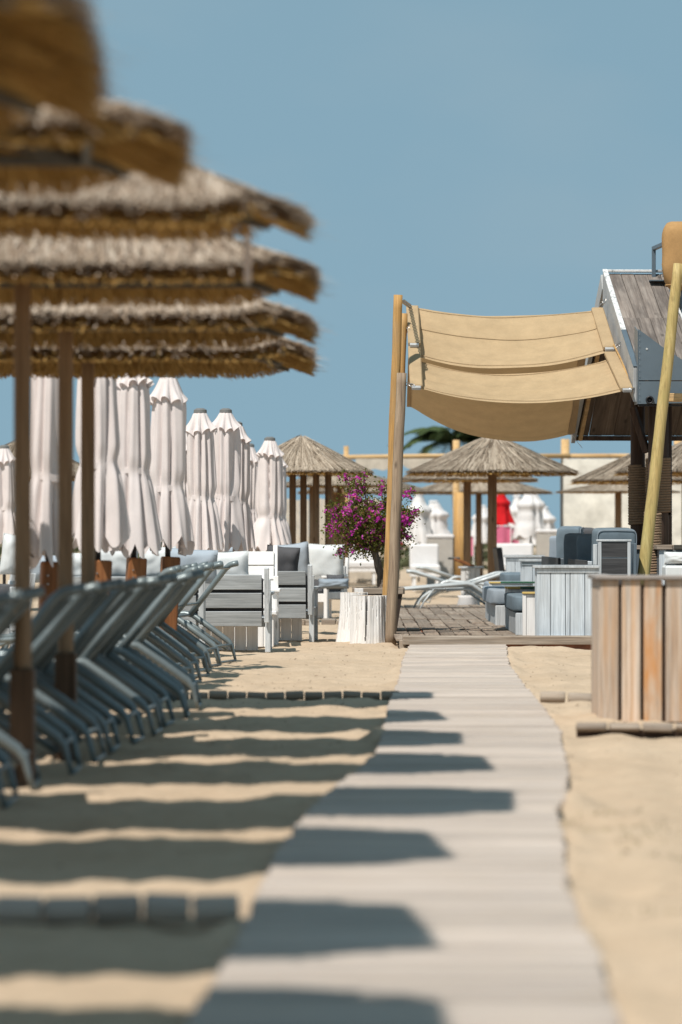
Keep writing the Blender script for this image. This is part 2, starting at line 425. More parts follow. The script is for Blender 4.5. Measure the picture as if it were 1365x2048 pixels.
# two runners under the planks
for side in (0.18, 0.82):
    pts = []
    for k in range(33):
        yy = 8.3+k*.975; l, r = walk_edges(yy); pts.append((l+(r-l)*side, yy, .006))
    MB().tube(pts, .018, 4).build('runner', M['walk'], bw)

# ------------------------------------------------------------------ log edgings
def edging(label, p0, p1, n, L=.125, sink=.0, hh=.085, dd=.085, mat='edging'):
    p0 = Vector(p0); p1 = Vector(p1); d = (p1-p0)
    t = thing('log_edging', label, 'log edging', p0, math.atan2(d.y, d.x))
    ms = []
    for k in range(4):
        mb = MB()
        def fn(u, v, k=k):
            a = 2*math.pi*u; rx = dd/2*(1+.05*math.sin(2*a+k)); xx = (v-.5)*L
            return (xx, rx*math.cos(a), rx*math.sin(a)*hh/dd)
        mb.grid(fn, 10, 3, True)
        nb = len(mb.v); mb.f.append(list(range(10))[::-1]); mb.f.append(list(range(30, 40)))
        ms.append(mb.mesh('log', M[mat], True, bevel=.006))
    st = d.length/n
    for k in range(n):
        o = link('log', ms[k % 4], t)
        o.location = (st*(k+.5), U(-.008, .008), hh*.45+U(-.008, .008)-sink); o.rotation_euler = (U(-.2, .2), U(-.05, .05), U(-.06, .06))
    return t
z1 = zg(1850); edging('near row of log edging blocks in the parasol shade left of the boardwalk', (px(-110, z1), z1+.03, 0), (px(482, z1), z1, 0), 6, .140, hh=.095, dd=.10, mat='walk')
z1 = zg(1400); edging('dark log edging running from the loungers to the boardwalk', (px(150, z1), z1, 0), (px(800, z1), z1, 0), 17, .130, hh=.065)
z1 = zg(1407); edging('short pale log edging between boardwalk and plank planter', (px(1078, z1), z1, 0), (px(1300, z1), z1-.05, 0), 4, .175)
z1 = zg(1474); t = edging('log edging lying in front of the plank planter box', (px(1150, z1), z1, 0), (px(1480, z1), z1-.05, 0), 5, .178, hh=.05, dd=.13)
for o in list(t.children): o.location.z = .055+U(-.006, .006)
mb = MB(); mb.box((.49, .02, .02), (.96, .04, .05)); mb.build('gap_shade_strip', M['darkpost'], t)  # added dark strip, its colour stands in for shade under the raised logs

# ------------------------------------------------------------------ deck on the right (boards run away from the camera)
DZ = .10
dk = thing('deck', 'weathered brown board deck at the end of the boardwalk', 'deck', (.62, 40.1, 0), kind='structure')
bms = []
for k in range(3):
    mb = MB(); mb.box((0, 0, 0), (.152, 1.0, .03)); bms.append(mb.mesh('board', M['deck'], bevel=.005))
rows = 11
for j in range(rows):
    y0 = 40.15+j*1.75; Lb = 1.68
    for k in range(25):
        x = .66+.168*k+.03*j*.168+U(-.008, .008)
        if x > 4.8: continue
        o = link('board', bms[(j+k) % 3], dk)
        o.location = (x-.62, y0+Lb/2-40.1+U(-.05, .05), DZ-.015+U(-.006, .006)+(.012 if j in (2, 5) else 0)); o.scale = (1, Lb+U(-.04, .04), 1)
        o.rotation_euler = (U(-.003, .003), U(-.02, .02), U(-.008, .008))
e = MB(); e.box((1.77, -.18, DZ-.008), (3.5, .34, .088)); e.build('front_board', M['deck_edge'], dk, bevel=.005)
e = MB(); e.box((1.79, -.28, .01), (3.42, .05, .09)); e.build('joist', M['joist'], dk, bevel=.004)
e = MB(); e.box((.02, .05, .045), (.06, .5, .09)); e.build('end_joist', M['deck_edge'], dk, bevel=.004)
e = MB(); e.box((2.3, 9.6, .03), (4.4, 19, .05)); e.build('subframe', M['joist'], dk)
# tile edge of the second terrace behind the left armchairs
t = thing('terrace_edge', 'row of grey brown wooden tiles edging the terrace behind the left armchairs', 'terrace edge', (0, 0, 0), kind='structure')
zz = zg(1252); mb = MB(); mb.box((0, 0, 0), (.185, .5, .07)); tm = mb.mesh('tile', M['edging'], bevel=.008)
for k in range(16):
    o = link('tile', tm, t); o.location = (px(410, zz)+k*.2+U(-.01, .01), zz+.25, .045+U(-.006, .006)); o.rotation_euler = (U(-.02, .02), U(-.02, .02), U(-.03, .03))

# ------------------------------------------------------------------ bar pavilion on the right
E0 = P(1277, 744, 42.0); Rg = P(1215, 550, 44.5); B0 = P(1150, 870, 47.0)
ax = Vector((1, .066, 0)).normalized()
bar = thing('bar_pavilion', 'grey timber bar pavilion with gabled plank roof on rope wrapped posts', 'pavilion', (E0.x, E0.y, 0))
org = Vector((E0.x, E0.y, 0))
def slope_boards(a, b, name, n, mat, thick, courses, off):
    d = (b-a); nrm = ax.cross(d).normalized()
    if nrm.z < 0: nrm = -nrm
    L = d.length; u = d.normalized(); Mx = Matrix((ax, u, nrm)).transposed()
    for k in range(n):
        lo = 0
        for c in range(courses):
            L1 = L/courses
            mb = MB(); mb.box((0, 0, 0), (.147 if courses > 1 else .1515, L1-.012, thick), None)
            me_ = mb.mesh(name, mat, bevel=.004)
            o = link(name, me_, bar)
            pos = a+ax*(.08+.152*k)+u*(L1*(c+.5)+(U(-.05, .05) if courses > 1 else 0)*0)+nrm*(off+U(0, .006)+.012*(c == 0 and courses > 1))
            o.matrix_local = Matrix.Translation(pos-org) @ (Mx.to_4x4()) @ Matrix.Rotation(U(-.004, .004), 4, 'Z')
    return u, nrm
uf, nf = slope_boards(E0+Vector((0, 0, .05)), Rg, 'roof_board', 15, M['roof'], .035, 2, .0)
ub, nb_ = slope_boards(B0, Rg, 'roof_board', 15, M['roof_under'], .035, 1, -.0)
# rafters / gable fascias
def bar_obj(name, a, b, wd, ht, mat, up=(0, 0, 1), bevel=.006):
    mb = MB(); mb.bar(Vector(a)-org, Vector(b)-org, wd, ht, up); return mb.build(name, mat, bar, bevel=bevel)
sd = -ax*.03
fp = [Vector(E0+sd+nf*.05), Vector(Rg+sd+nf*.05), Vector(Rg+sd)+Vector((0, 0, -.56)), Vector(E0+sd)+Vector((0, 0, -.33))]
MB().poly([p-org-ax*.025 for p in fp], ax*.05).build('fascia', M['fascia'], bar, bevel=.005)
bar_obj('fascia_cap', E0+sd+ax*.0+nf*.066+uf*.0, E0+sd+ax*.0+nf*.066+uf*1.05, .06, .02, M['steel'], nf)
bar_obj('fascia_cap', E0+sd+ax*.0+nf*.066+uf*1.055, Rg+sd+ax*.0+nf*.066, .06, .02, M['fascia_cap'], nf)
bar_obj('fascia', B0+sd-nb_*.02, Rg+sd-nb_*.02-ub*.1, .05, .22, M['fascia'], nb_)
bar_obj('back_batten', B0+ax*.06-nb_*.06, Rg+ax*.06-nb_*.06-ub*.15, .05, .07, M['timber'], nb_)
bar_obj('ridge_cap', Rg+nf*.05-ax*.03, Rg+nf*.05+ax*.55, .08, .03, M['fascia_cap'])
bar_obj('ridge_cap', Rg+nf*.05+ax*.553, Rg+nf*.05+ax*2.3, .08, .028, M['fascia'])
for k in (.35, 1.0, 1.65):
    bar_obj('rafter', E0+ax*k*1.3-nf*.08+uf*.2, Rg+ax*k*1.3-nf*.08, .06, .1, M['darkpost'], nf)
bar_obj('eave_back', B0-nb_*.05, B0+ax*2.4-nb_*.05, .03, .06, M['darkpost'])
# sheet steel eave plates facing the camera
zf = 41.85
pts = [P(1277, 658, zf), P(1326, 694, zf), P(1372, 724, zf), P(1372, 760.5, zf), P(1277, 760.5, zf)]
MB().poly([p-org for p in pts], (0, .025, 0)).build('eave_plate', M['steel'], bar)
pts = [P(1277, 762.5, zf), P(1372, 762.5, zf), P(1372, 806, zf), P(1277, 808, zf)]
MB().poly([p-org for p in pts], (0, .03, 0)).build('eave_plate', M['steel'], bar)
pts = [P(1276, 662, zf), P(1276, 808, zf), P(1276, 808, zf)+Vector((-.01, .35, .0)), P(1276, 690, zf)+Vector((-.01, .35, .22))]
MB().poly([p-org for p in pts], (.008, 0, 0)).build('eave_return', M['steel'], bar)
pc = P(1300, 800, zf-.02)-org; Mr = Matrix.Rotation(math.pi/2, 3, 'X')
mb = MB(); mb.torus(pc, .036, .010, Mr, 18, 8); mb.tube([pc+Vector((0, .01, 0)), pc+Vector((0, .012, 0))], .030, 14); mb.build('drain_pipe', M['blackmetal'], bar, True)
mb = MB()
for k in range(12): mb.box(P(1279.5, 668+k*12, zf-.012)-org, (.008, .006, .008))
mb.build('rivets', M['chain'], bar)
mb = MB(); mb.box(P(1294, 698, zf-.004)-org, (.02, .004, .02), Euler((0, .785, 0))); mb.build('plate_patch', M['fascia_cap'], bar)
bar_obj('beam', P(1332, 795, 41.7), P(1440, 795, 41.8), .09, .09, M['timber'])
bar_obj('bottom_gutter', P(1277, 811, 41.9), P(1400, 811, 42.0), .05, .02, M['blackmetal'])
# roof brace rods and ridge hoop
mb = MB(); mb.bar(P(1334, 690, 42.8)-org, P(1368, 652, 43.2)-org, .05, .05); mb.build('brace', M['fascia_cap'], bar)
mb = MB(); mb.bar(P(1334, 692, 42.7)-org, P(1375, 690, 42.7)-org, .07, .03); mb.build('brace_plate', M['steel'], bar)
mb = MB(); mb.bar(P(1340, 580, 43.6)-org, P(1368, 642, 43.2)-org, .02, .02); mb.build('brace', M['fascia_cap'], bar)
hb = P(1308, 560, 44.45); ht = P(1308, 497, 44.45)
mb = MB(); q = Vector((.1, -.35, .01))
mb.bar(hb-org, ht-org, .045, .045); mb.bar(hb+q-org, ht+q-org+Vector((0,0,.02)), .055, .05); mb.bar(ht-org+Vector((-.0, .02, .0)), ht+q-org+Vector((0, -.02, .02)), .05, .045)
mb.build('ridge_hoop', M['steel'], bar, bevel=.004)
mb = MB(); mb.box(hb+q*.6-org+Vector((.02, 0, -.03)), (.3, .2, .012)); mb.build('hoop_plate', M['steel'], bar)
# posts with rope
def rope_mesh(Rr, h, name='rope_wrap', r=.015, seg=26):
    turns = h/(2*r*.97); mb = MB(); n = int(turns*seg); ring = 9; base = 0
    for i in range(n+1):
        a = 2*math.pi*i/seg; z = h*i/n; c = Vector(((Rr+r*.6)*math.cos(a), (Rr+r*.6)*math.sin(a), z))
        er = Vector((math.cos(a), math.sin(a), 0)); ez = Vector((0, 0, 1)); tw = i*.55
        for k in range(ring):
            b = 2*math.pi*k/ring; rr = r*(1+.16*math.cos(3*b-tw))
            mb.v.append(c+er*rr*math.cos(b)+ez*rr*math.sin(b))
    for i in range(n):
        for k in range(ring):
            a = i*ring+k; b = i*ring+(k+1) % ring; mb.f.append((a, b, b+ring, a+ring))
    return mb.mesh(name, M['rope'], True)
def dark_post(x, Z, r, wraps):
    X = px(x, Z)
    mb = MB(); mb.tube([(X-org.x, Z-org.y, DZ), (X-org.x, Z-org.y, 1.5), (X-org.x, Z-org.y, 2.95)], [r, r*.97, r*.95], 16)
    p = mb.build('post', M['darkpost'], bar, True)
    for (y0, y1, rr) in wraps:
        o = link('rope_wrap', rope_mesh(r+rr, pz(y0, Z)-pz(y1, Z)), p, (X-org.x, Z-org.y, pz(y1, Z)))
dark_post(1276, 43.2, .085, [(932, 1050, .002)])
dark_post(1317, 42.9, .118, [(916, 1027, .002)])
dark_post(1306, 42.4, .05, [(1025, 1150, .028)])
dark_post(1330, 46.2, .09, [])
dark_post(1395, 43.2, .09, [])
bar_obj('knee_brace', P(1266, 815, 43.0), P(1294, 905, 42.9), .07, .07, M['darkpost'])
# cabinets of the bar
cb = thing('bar_cabinet', 'grey bar cabinet behind the leaning yellow pole', 'cabinet', P(1270, 1207, 42.7)*1)
cb.location.z = DZ
mb = MB(); mb.box((.02, .2, .46), (.24, .5, .92)); mb.build('body', M['steel'], cb, bevel=.004)
mb = MB(); mb.box((-.09, -.06, .46), (.06, .03, .92)); mb.build('corner_post', M['paint_grey'], cb, bevel=.004)
mb = MB(); mb.box((.09, -.07, .42), (.09, .03, .66)); mb.build('door', M['paint_dark_x'], cb, bevel=.004)
for k in range(3):
    mb = MB(); mb.box((-.08+.10*k, .2, .945), (.096, .56, .045)); mb.build('top_board', M['deck_edge'], cb, bevel=.004)
cb = thing('bar_cabinet', 'grey bar cabinet with a dark slot window at the right edge', 'cabinet', (px(1320, 41.9), 41.9, DZ))
mb = MB(); mb.box((.32, .3, .46), (.64, .6, .93)); mb.build('body', M['steel'], cb, bevel=.004)
mb = MB(); mb.box((.03, -.012, .46), (.075, .03, .93)); mb.build('corner_post', M['blue_side'], cb, bevel=.004)
for k in range(4):
    mb = MB(); mb.box((.05+.175*k, .28, .95), (.17, .68, .05)); mb.build('top_board', M['deck_edge'], cb, bevel=.004)
mb = MB(); mb.box((.24, -.006, .74), (.16, .02, .26)); f = mb.build('window_frame', M['fascia'], cb, bevel=.004)
mb = MB(); mb.box((.245, -.012, .74), (.125, .02, .215)); mb.build('window_slot', M['blackmetal'], f)
mb = MB(); mb.tube([(.12, -.03, .96), (.24, -.04, .80)], .012, 6); mb.build('tap', M['fascia_cap'], cb)

# ------------------------------------------------------------------ leaning pole, burlap bundle, sail posts
def pole(label, x0, y0, Z0, x1, y1, Z1, r0, r1, mat, zbase=0.0, wob=.008):
    a = P(x0, y0, Z0); b = P(x1, y1, Z1); d = b-a
    a = a+d*((zbase-.02-a.z)/d.z); d = b-a
    t = thing('wooden_pole', label, 'pole', (a.x, a.y, zbase))
    mb = MB(); n = 26; pts = []; rr = []
    for i in range(n+1):
        q = a+d*(i/n)+Vector((noise.noise(Vector((i*.3, Z0*7, x0)))*wob, 0, 0)); pts.append(q-Vector((a.x, a.y, zbase)))
        rr.append((r0+(r1-r0)*i/n)*(1+.05*noise.noise(Vector((i*.45, x0, 2)))))
    mb.tube(pts, rr, 14); mb.build('shaft', mat, t, True)
    return t, a, b
pole('leaning yellow round pole in front of the bar roof', 1288, 1145, 41.25, 1358, 528, 41.5, .07, .056, M['pole_new'], DZ)
pole('tall amber sail post, tallest of the posts beside the stump', 776, 1190, 42.35, 796.5, 590, 42.35, .056, .05, M['pole_amber'])
pole('slim amber sail post standing behind the two front sail posts', 786, 1190, 43.4, 808.5, 627, 43.4, .046, .042, M['pole_amber'])
pole('short weathered grey sail post standing beside the white stump', 784, 1230, 41.95, 804, 746, 41.95, .062, .054, M['pole_grey'])
bn = thing('burlap_bundle', 'brown burlap wrapped bundle above the bar roof', 'bundle', (px(1364, 43.4), 43.4, pz(580, 43.4)))
mb = MB()
def bfn(u, v):
    a = 2*math.pi*u; ph = -math.pi/2+math.pi*v
    e1 = .35
    sp = lambda c, e: math.copysign(abs(c)**e, c)
    x = .235*sp(math.cos(ph), e1)*sp(math.cos(a), .6); y = .2*sp(math.cos(ph), e1)*sp(math.sin(a), .6); z = .385+.39*sp(math.sin(ph), .6)
    n = noise.noise(Vector((x*5, y*5, z*4)))*.022+.01*noise.noise(Vector((x*14, y*14, z*9)))
    k = 1-.13*max(0, .25-z)/.25
    return ((x*k)*(1+n*3)+.01, y*k*(1+n*3), z+n)
mb.grid(bfn, 40, 30, True); mb.build('wrap', M['burlap'], bn, True)
mb = MB(); mb.tube([(.02, 0, .1), (.02, 0, -.55)], .03, 8); mb.build('mount_pole', M['steel'], bn)
mb = MB(); mb.torus((.01, 0, .05), .19, .012, None, 24, 6); mb.build('tie_cord', M['burlap'], bn)

# ------------------------------------------------------------------ shade sails
def sail(label, a0, a1, b0, b1, sag0, sag1, parent_group, nu=56, nv=44, wr=.012, seams=(.04, .96), pleat=None):
    """a0/a1: near and far point on the left edge, b0/b1: same on the right"""
    o = Vector(((a0+b0)/2)); t = thing('shade_sail', label, 'shade sail', (o.x, o.y, 0), group=None)
    o.z = 0
    mb = MB()
    def fn(u, v):
        p = a0.lerp(a1, v).lerp(b0.lerp(b1, v), u)
        s = sag0+(sag1-sag0)*v
        p = p+Vector((0, -.0, -s*4*u*(1-u)))
        p.z += wr*noise.noise(Vector((u*3, v*7, o.y)))*(4*u*(1-u))+.012*noise.noise(Vector((u*2.2+v, v*16, o.x)))*min(1, 12*u*(1-u))+.02*math.exp(-u*9)*math.sin(v*20+1)*min(1, u*20)+.02*math.exp(-(1-u)*9)*math.sin(v*18)*min(1, (1-u)*20)+.006*math.sin(v*9+u*2)-.035*math.sin(math.pi*v)*4*u*(1-u)
        p.z += .007*math.sin(v*31+2.5*noise.noise(Vector((u*2, v*2, 4)))*2)*4*u*(1-u)*noise.noise(Vector((u*1.7, v*3, o.x+3)))*2
        if pleat: p.z += .03*max(0, min(1, (v-pleat+.01*math.sin(u*7))/.03))*(.35+.65*u)
        return p-o
    mb.grid(fn, nu, nv); c = mb.build('cloth', M['canvas'], t, True, solid=1)
    # seams
    for v in seams:
        sm = MB()
        pts = [Vector(fn(i/24, v))+Vector((0, -.004, .006)) for i in range(25)]
        sm.tube(pts, .0035, 4); sm.build('seam', M['canvas'], t, True)
    return t, o
def batten(t, o, a, b, wd=.14, th=.055):
    mb = MB(); mb.bar(a-o, b-o, wd, th, nf); x = mb.build('batten', M['canvas'], t, bevel=.012)
    mb = MB(); e = (b-a).normalized(); mb.bar(a-o-e*.05, a-o+e*.02, wd*.72, th*.6, nf); mb.build('batten_end', M['fascia'], t, bevel=.004)
def chain(t, o, a, b):
    d = b-a; n = max(2, int(d.length/.05)); u = d.normalized()
    for i in range(n):
        c = a+d*((i+.5)/n); x = u; y = u.orthogonal().normalized()
        if i % 2: y = u.cross(y)
        z = x.cross(y); Mx = Matrix((x, y, z)).transposed()
        MB().torus(c-o, .021, .006, Mx, 12, 6, 1.55).build('chain_link', M['chain'], t, True)
LA = P(833, 776, 42.0); LM = P(829, 700, 43.0); LB = P(826, 618, 44.0)
RA = P(1254, 781, 42.0); RM = P(1221, 706, 43.0); RB = P(1196, 622, 44.0)
t, o = sail('sand coloured canvas sail panel, lower front one of the shade awning', LA, LM-Vector((0, 0, .12)), RA, RM-Vector((0, 0, .05)), .155, .165, None)
batten(t, o, LA+Vector((0, -.03, .01)), LM+Vector((.0, 0, .03))); batten(t, o, RA+Vector((0, -.03, .01)), RM+Vector((0, 0, -.0)))
chain(t, o, P(799, 764, 41.95), LA+Vector((-.02, -.05, .02))); chain(t, o, RA+Vector((.03, -.04, .02)), P(1277, 770, 42.05))
t, o = sail('sand coloured canvas sail panel, upper one of the shade awning below the ridge', LM+Vector((0, -.03, -.075)), LB, RM+Vector((0, 0, .015)), RB, .165, .085, None, seams=(.04, .6, .96), pleat=.6)
batten(t, o, LM+Vector((0, -.05, .06)), LB+Vector((-.005, 0, .02))); batten(t, o, RM+Vector((-.01, -.0, .05)), RB+Vector((-.005, 0, .02)))
chain(t, o, P(806, 602, 42.4), LB+Vector((-.03, 0, .03))); chain(t, o, P(816, 652, 43.4), LM+Vector((-.03, 0, .06)))
chain(t, o, RM+Vector((.03, 0, .05)), P(1243, 686, 43.0)); chain(t, o, RB+Vector((.02, 0, .03)), P(1212, 598, 44.0))
t, o = sail('shaded brown canvas sail sloping down behind the front panels', P(818, 812, 46.8), P(823, 640, 44.4), P(1141, 869, 46.8), P(1172, 660, 44.6), .235, .16, None)
mb = MB(); mb.bar(P(818, 812, 46.8)-o, P(823, 640, 44.4)-o, .05, .03); mb.build('batten', M['canvas'], t, bevel=.006)
mb = MB(); mb.bar(P(1143, 868, 46.8)-o, P(1172, 660, 44.6)-o, .09, .03); mb.build('batten', M['canvas'], t, bevel=.006)
chain(t, o, P(1143, 862, 46.8), P(1151, 838, 46.9))
mb = MB(); mb.tube([P(1141, 862, 46.8)-o, P(1152, 880, 46.7)-o, P(1165, 896, 46.4)-o], .003, 4); mb.build('guy_cord', M['parasol_w'], t)
mb = MB(); pts = [P(1228, 690, 43.0)+(RA+Vector((.05, 0, .0))-P(1228, 690, 43.0))*(i/14)+Vector((.02*math.sin(i/14*3.14), 0, 0))-o for i in range(15)]
mb.tube(pts, .010, 6); mb.build('lashing_rope', M['pole_amber'], t)
# ------------------------------------------------------------------ thatched parasols
def blade(mb, p, d, L, wd, z0, z1, droop=0.0):
    """flat reed: starts at p, runs along horizontal unit d; z0/z1 heights of its ends"""
    s = Vector((-d.y, d.x, 0))*wd*.5
    a = Vector((p.x, p.y, z0)); b = Vector((p.x+d.x*L, p.y+d.y*L, z1))
    tw = Vector((0, 0, U(-.4, .4)*wd))
    mb.quad(a-s-tw, a+s+tw, b+s*.7, b-s*.7)
class Hip:
    def __init__(s, a, b, rise): s.a, s.b, s.r, s.h = a, b, max(.02, a-b*.84), rise
    def z(s, x, y):
        u = (s.a-abs(x))/(s.a-s.r); v = (s.b-abs(y))/s.b
        return s.h*min(1, u, v) if min(u, v) > -1 else 0
    def dirn(s, x, y):
        u = (s.a-abs(x))/(s.a-s.r); v = (s.b-abs(y))/s.b
        if u < v: return Vector((math.copysign(1, x), y/s.b*.25, 0)).normalized()
        return Vector((x/s.a*.22, math.copysign(1, y), 0)).normalized()
    def inside(s, x, y): return abs(x) < s.a and abs(y) < s.b and abs(x)/s.a+abs(y)/s.b < 1.74
    def sample(s):
        while True:
            x, y = U(-s.a, s.a), U(-s.b, s.b)
            if s.inside(x, y): return x, y
    def rim(s, th):
        c, n = math.cos(th), math.sin(th)
        k = min(s.a/max(1e-6, abs(c)), s.b/max(1e-6, abs(n)))
        k = min(k, 1.74/(abs(c)/s.a+abs(n)/s.b)); return c*k, n*k
class Cone:
    def __init__(s, a, rise): s.a = s.b = a; s.h = rise
    def z(s, x, y): return s.h*(1-math.hypot(x, y)/s.a)
    def dirn(s, x, y):
        v = Vector((x, y, 0)); return v.normalized() if v.length > 1e-4 else Vector((1, 0, 0))
    def inside(s, x, y): return math.hypot(x, y) < s.a
    def sample(s):
        r = s.a*math.sqrt(R()); t = U(0, 6.2832); return r*math.cos(t), r*math.sin(t)
    def rim(s, th): return s.a*math.cos(th), s.a*math.sin(th)
def thatch(sh, n, seed, top_mat, thick=.075, wd=(.008, .018), Lr=(.25, .5)):
    random.seed(seed)
    top = MB(); und = MB()
    K = 44; RG = 6
    for (mb, off) in ((top, 0), (und, -thick*.55)):
        def fn(u, v, off=off):
            x, y = sh.rim(2*math.pi*u); k = .02+.95*v
            return (x*k, y*k, sh.z(x*k, y*k)+off+(.0 if off else -.012))
        mb.grid(fn, K, RG, True)
    def run(mb, cnt, off, jz, ov):
        for _ in range(cnt):
            x, y = sh.sample(); d = sh.dirn(x, y)
            ang = random.gauss(0, .13); d = Matrix.Rotation(ang, 3, 'Z') @ d
            L = U(*Lr); ex, ey = x+d.x*L, y+d.y*L
            if not sh.inside(ex, ey):
                lo, hi = 0, L
                for _i in range(7):
                    m = (lo+hi)/2
                    if sh.inside(x+d.x*m, y+d.y*m): lo = m
                    else: hi = m
                L = lo+U(.0, ov)
                z1 = sh.z(x+d.x*lo, y+d.y*lo)-(L-lo)*.4
            else: z1 = sh.z(ex, ey)
            j = U(*jz)
            blade(mb, Vector((x, y, 0)), d, L, U(*wd), sh.z(x, y)+off+j*.3, z1+off+j)
    run(top, n, .006, (-.004, .026), .05)
    run(und, n//2, -thick*.6, (-.012, .004), .035)
    # shaggy eave fringe
    for i in range(int(n*.36)):
        x, y = sh.rim(U(0, 2*math.pi)); k = U(.93, 1.0); x *= k; y *= k
        d = sh.dirn(x, y); d = Matrix.Rotation(random.gauss(0, .25), 3, 'Z') @ d
        z = sh.z(x, y); L = U(.03, .085)*(2 if R() < .09 else 1)
        lv = U(-thick*.75, .022)
        blade(top if lv > -thick*.4 else und, Vector((x, y, 0)), d, L, U(*wd), z+lv, z+lv-L*U(-.12, .4))
    return top.mesh('thatch', top_mat), und.mesh('thatch_underside', M['straw'])
th_hip = [thatch(Hip(1.40, .93, .31), 8200, 31+i, M['thatch'], .10, (.006, .013), (.25, .55)) for i in range(3)]
def near_parasol(label, X_right, Z, hb, tilt=0.0, roll=0.0, yaw=0.0, post_x=None, var=0, sc=(1, 1, 1), strap=None):
    cx = X_right-1.43*sc[0]
    t = thing('thatched_parasol', label, 'parasol', (cx, Z, 0), 0, 'thatched parasols along the lounger row')
    tm, um = th_hip[var]; sc = (sc[0], sc[1]*.9, sc[2])
    rot = Euler((tilt, roll, yaw))
    o = link('thatch', tm, t, (0, 0, hb), rot); o.scale = sc; o['kind'] = 'stuff'
    o2 = link('thatch_underside', um, t, (0, 0, hb), rot); o2.scale = sc; o2['kind'] = 'stuff'
    pxo = (post_x-cx) if post_x is not None else -.12
    PY = .45; mb = MB()
    pts = [(pxo*(1+PY/Z)+cx*PY/Z*0+(cx+pxo)*PY/Z*(1 if post_x is not None else 0), PY, -.1+(hb+.15+.1)*i/8) for i in range(9)]
    mb.tube(pts, [.045-.004*i/8+.003*noise.noise(Vector((i, Z, 1))) for i in range(9)], 12); p = mb.build('post', M['post'], t, True)
    mb = MB(); mb.box((pts[0][0], PY, .26), (.115, .115, .6)); mb.build('post_sleeve', M['sleeve'], t, bevel=.008)
    # frame of dark bars under the thatch
    fr = MB(); T = Matrix.Translation((0, 0, hb)) @ rot.to_matrix().to_4x4()
    a, b, zz = 1.10*sc[0], .62*sc[1], .012
    cs = [Vector((-a, -b, zz)), Vector((a, -b, zz)), Vector((a, b, zz)), Vector((-a, b, zz))]
    for i in range(4): fr.bar(T @ cs[i], T @ cs[(i+1) % 4], .03, .035)
    for c in cs: fr.bar(T @ c, T @ Vector((math.copysign(.25, c.x)+pxo*.5, 0, .17)), .025, .03)
    for c in cs: fr.bar(T @ c, T @ Vector((c.x*1.13, c.y*1.22, zz-.03)), .025, .028)
    fr.build('frame', M['frame'], t)
    if strap:
        mb = MB(); mb.box((strap-cx, .82, hb-.11), (.03, .012, .24)); mb.build('hanging_strap', M['parasol'], t)
    return t
near_parasol('thatched parasol above the picture whose shadow crosses the boardwalk bottom', -0.624, 7.40, 2.466, 0, .0, .02, var=2)
near_parasol('nearest thatched parasol in view, filling the top left corner', -0.621, 9.80, 2.43, -.08, .0, .03, var=0)
near_parasol('second thatched parasol in view with its dark corner frame showing', -0.510, 12.65, 2.474, 0, 0, .07, var=1)
near_parasol('tilted thatched parasol, third in view, with a strap hanging from its brim', -0.129, 15.10, 2.470, .045, .02, -.03, var=2, strap=px(497, 16.0))
near_parasol('fourth thatched parasol in view on the leftmost visible post', -0.107, 17.80, 2.382, 0, .0, .015, px(45, 17.80), 0)
near_parasol('fifth thatched parasol in view on the middle visible post', -0.141, 20.20, 2.297, 0, 0, -.02, px(131, 20.20), 1)
near_parasol('sixth thatched parasol in view on the slim right post of three', -0.166, 22.80, 2.257, 0, .0, .03, px(176, 22.80), 2)
near_parasol('farthest thatched parasol of the row, lowest in the stack of brims', -0.186, 25.85, 2.345, 0, 0, -.02, None, 0, (1, .85, .9))

random.seed(5)
th_cone = [thatch(Cone(1.33, .62), 3600, 51+i, M['thatch_far'], .06, (.010, .02), (.35, .8)) for i in range(2)]
def far_parasol(label, x, Z, ybrim, var=0, sc=1.0, posts=((0, 0),), pr=.075, hsc=1.0):
    hb = pz(ybrim, Z)
    t = thing('reed_umbrella', label, 'umbrella', (px(x, Z), Z, 0), 0, 'reed beach umbrellas in the background')
    tm, um = th_cone[var]
    rz = U(0, 6.28)
    a = link('thatch', tm, t, (0, 0, hb), (0, 0, rz)); a.scale = (sc, sc, sc*hsc); a['kind'] = 'stuff'
    a = link('thatch_underside', um, t, (0, 0, hb), (0, 0, rz)); a.scale = (sc, sc, sc*hsc); a['kind'] = 'stuff'
    for (dx, dy) in posts:
        mb = MB(); mb.tube([(dx, dy, -.05), (dx, dy, hb*.5), (dx, dy, hb+.3)], pr, 10); mb.build('post', M['post'], t, True)
    return t
far_parasol('round reed umbrella on a thick post at the far end of the deck', 985, 62, 945, 0, 1.02)
far_parasol('weathered reed umbrella peeping out below the brim of the round deck umbrella', 935, 74, 960, 1, 1.0, hsc=.85)
far_parasol('pale low reed umbrella behind the round deck umbrella, third in line', 958, 92, 985, 0, 1.3, hsc=.6)
far_parasol('reed umbrella on several posts beside the flowering tree', 603, 57, 945, 1, .79, ((-.30, 0), (-.13, .2), (.03, .3), (.22, .1), (.40, .25)), .05, 1.15)
far_parasol('reed umbrella showing low between two posts left of the flowering tree', 672, 72, 972, 0, .85, ((-.42, 0), (-.12, .2), (.1, .3)), .08, .6)
far_parasol('reed umbrella almost hidden behind the flowering tree', 735, 86, 985, 1, 1.15, ((-.75, 0),), .12, .6)
far_parasol('reed umbrella in front of the white wall beside the rope wrapped posts', 1302, 66, 962, 1, 1.0)
far_parasol('flat weathered reed umbrella in front of the white wall, lower left one', 1237, 82, 984, 0, .98, hsc=.45)
far_parasol('low reed umbrella on two dark posts against the white wall', 1236, 94, 992, 1, .8, ((-.12, 0), (.2, .1)), .06, .4)
far_parasol('reed umbrella at the right edge behind the bar cabinet', 1400, 62, 945, 0, 1.0, ((-.22, 0),))
far_parasol('reed umbrella between the white parasols at the left edge', 45, 60, 955, 1, 1.0)
far_parasol('reed umbrella glimpsed between closed parasols at middle left', 340, 76, 975, 0, 1.0)

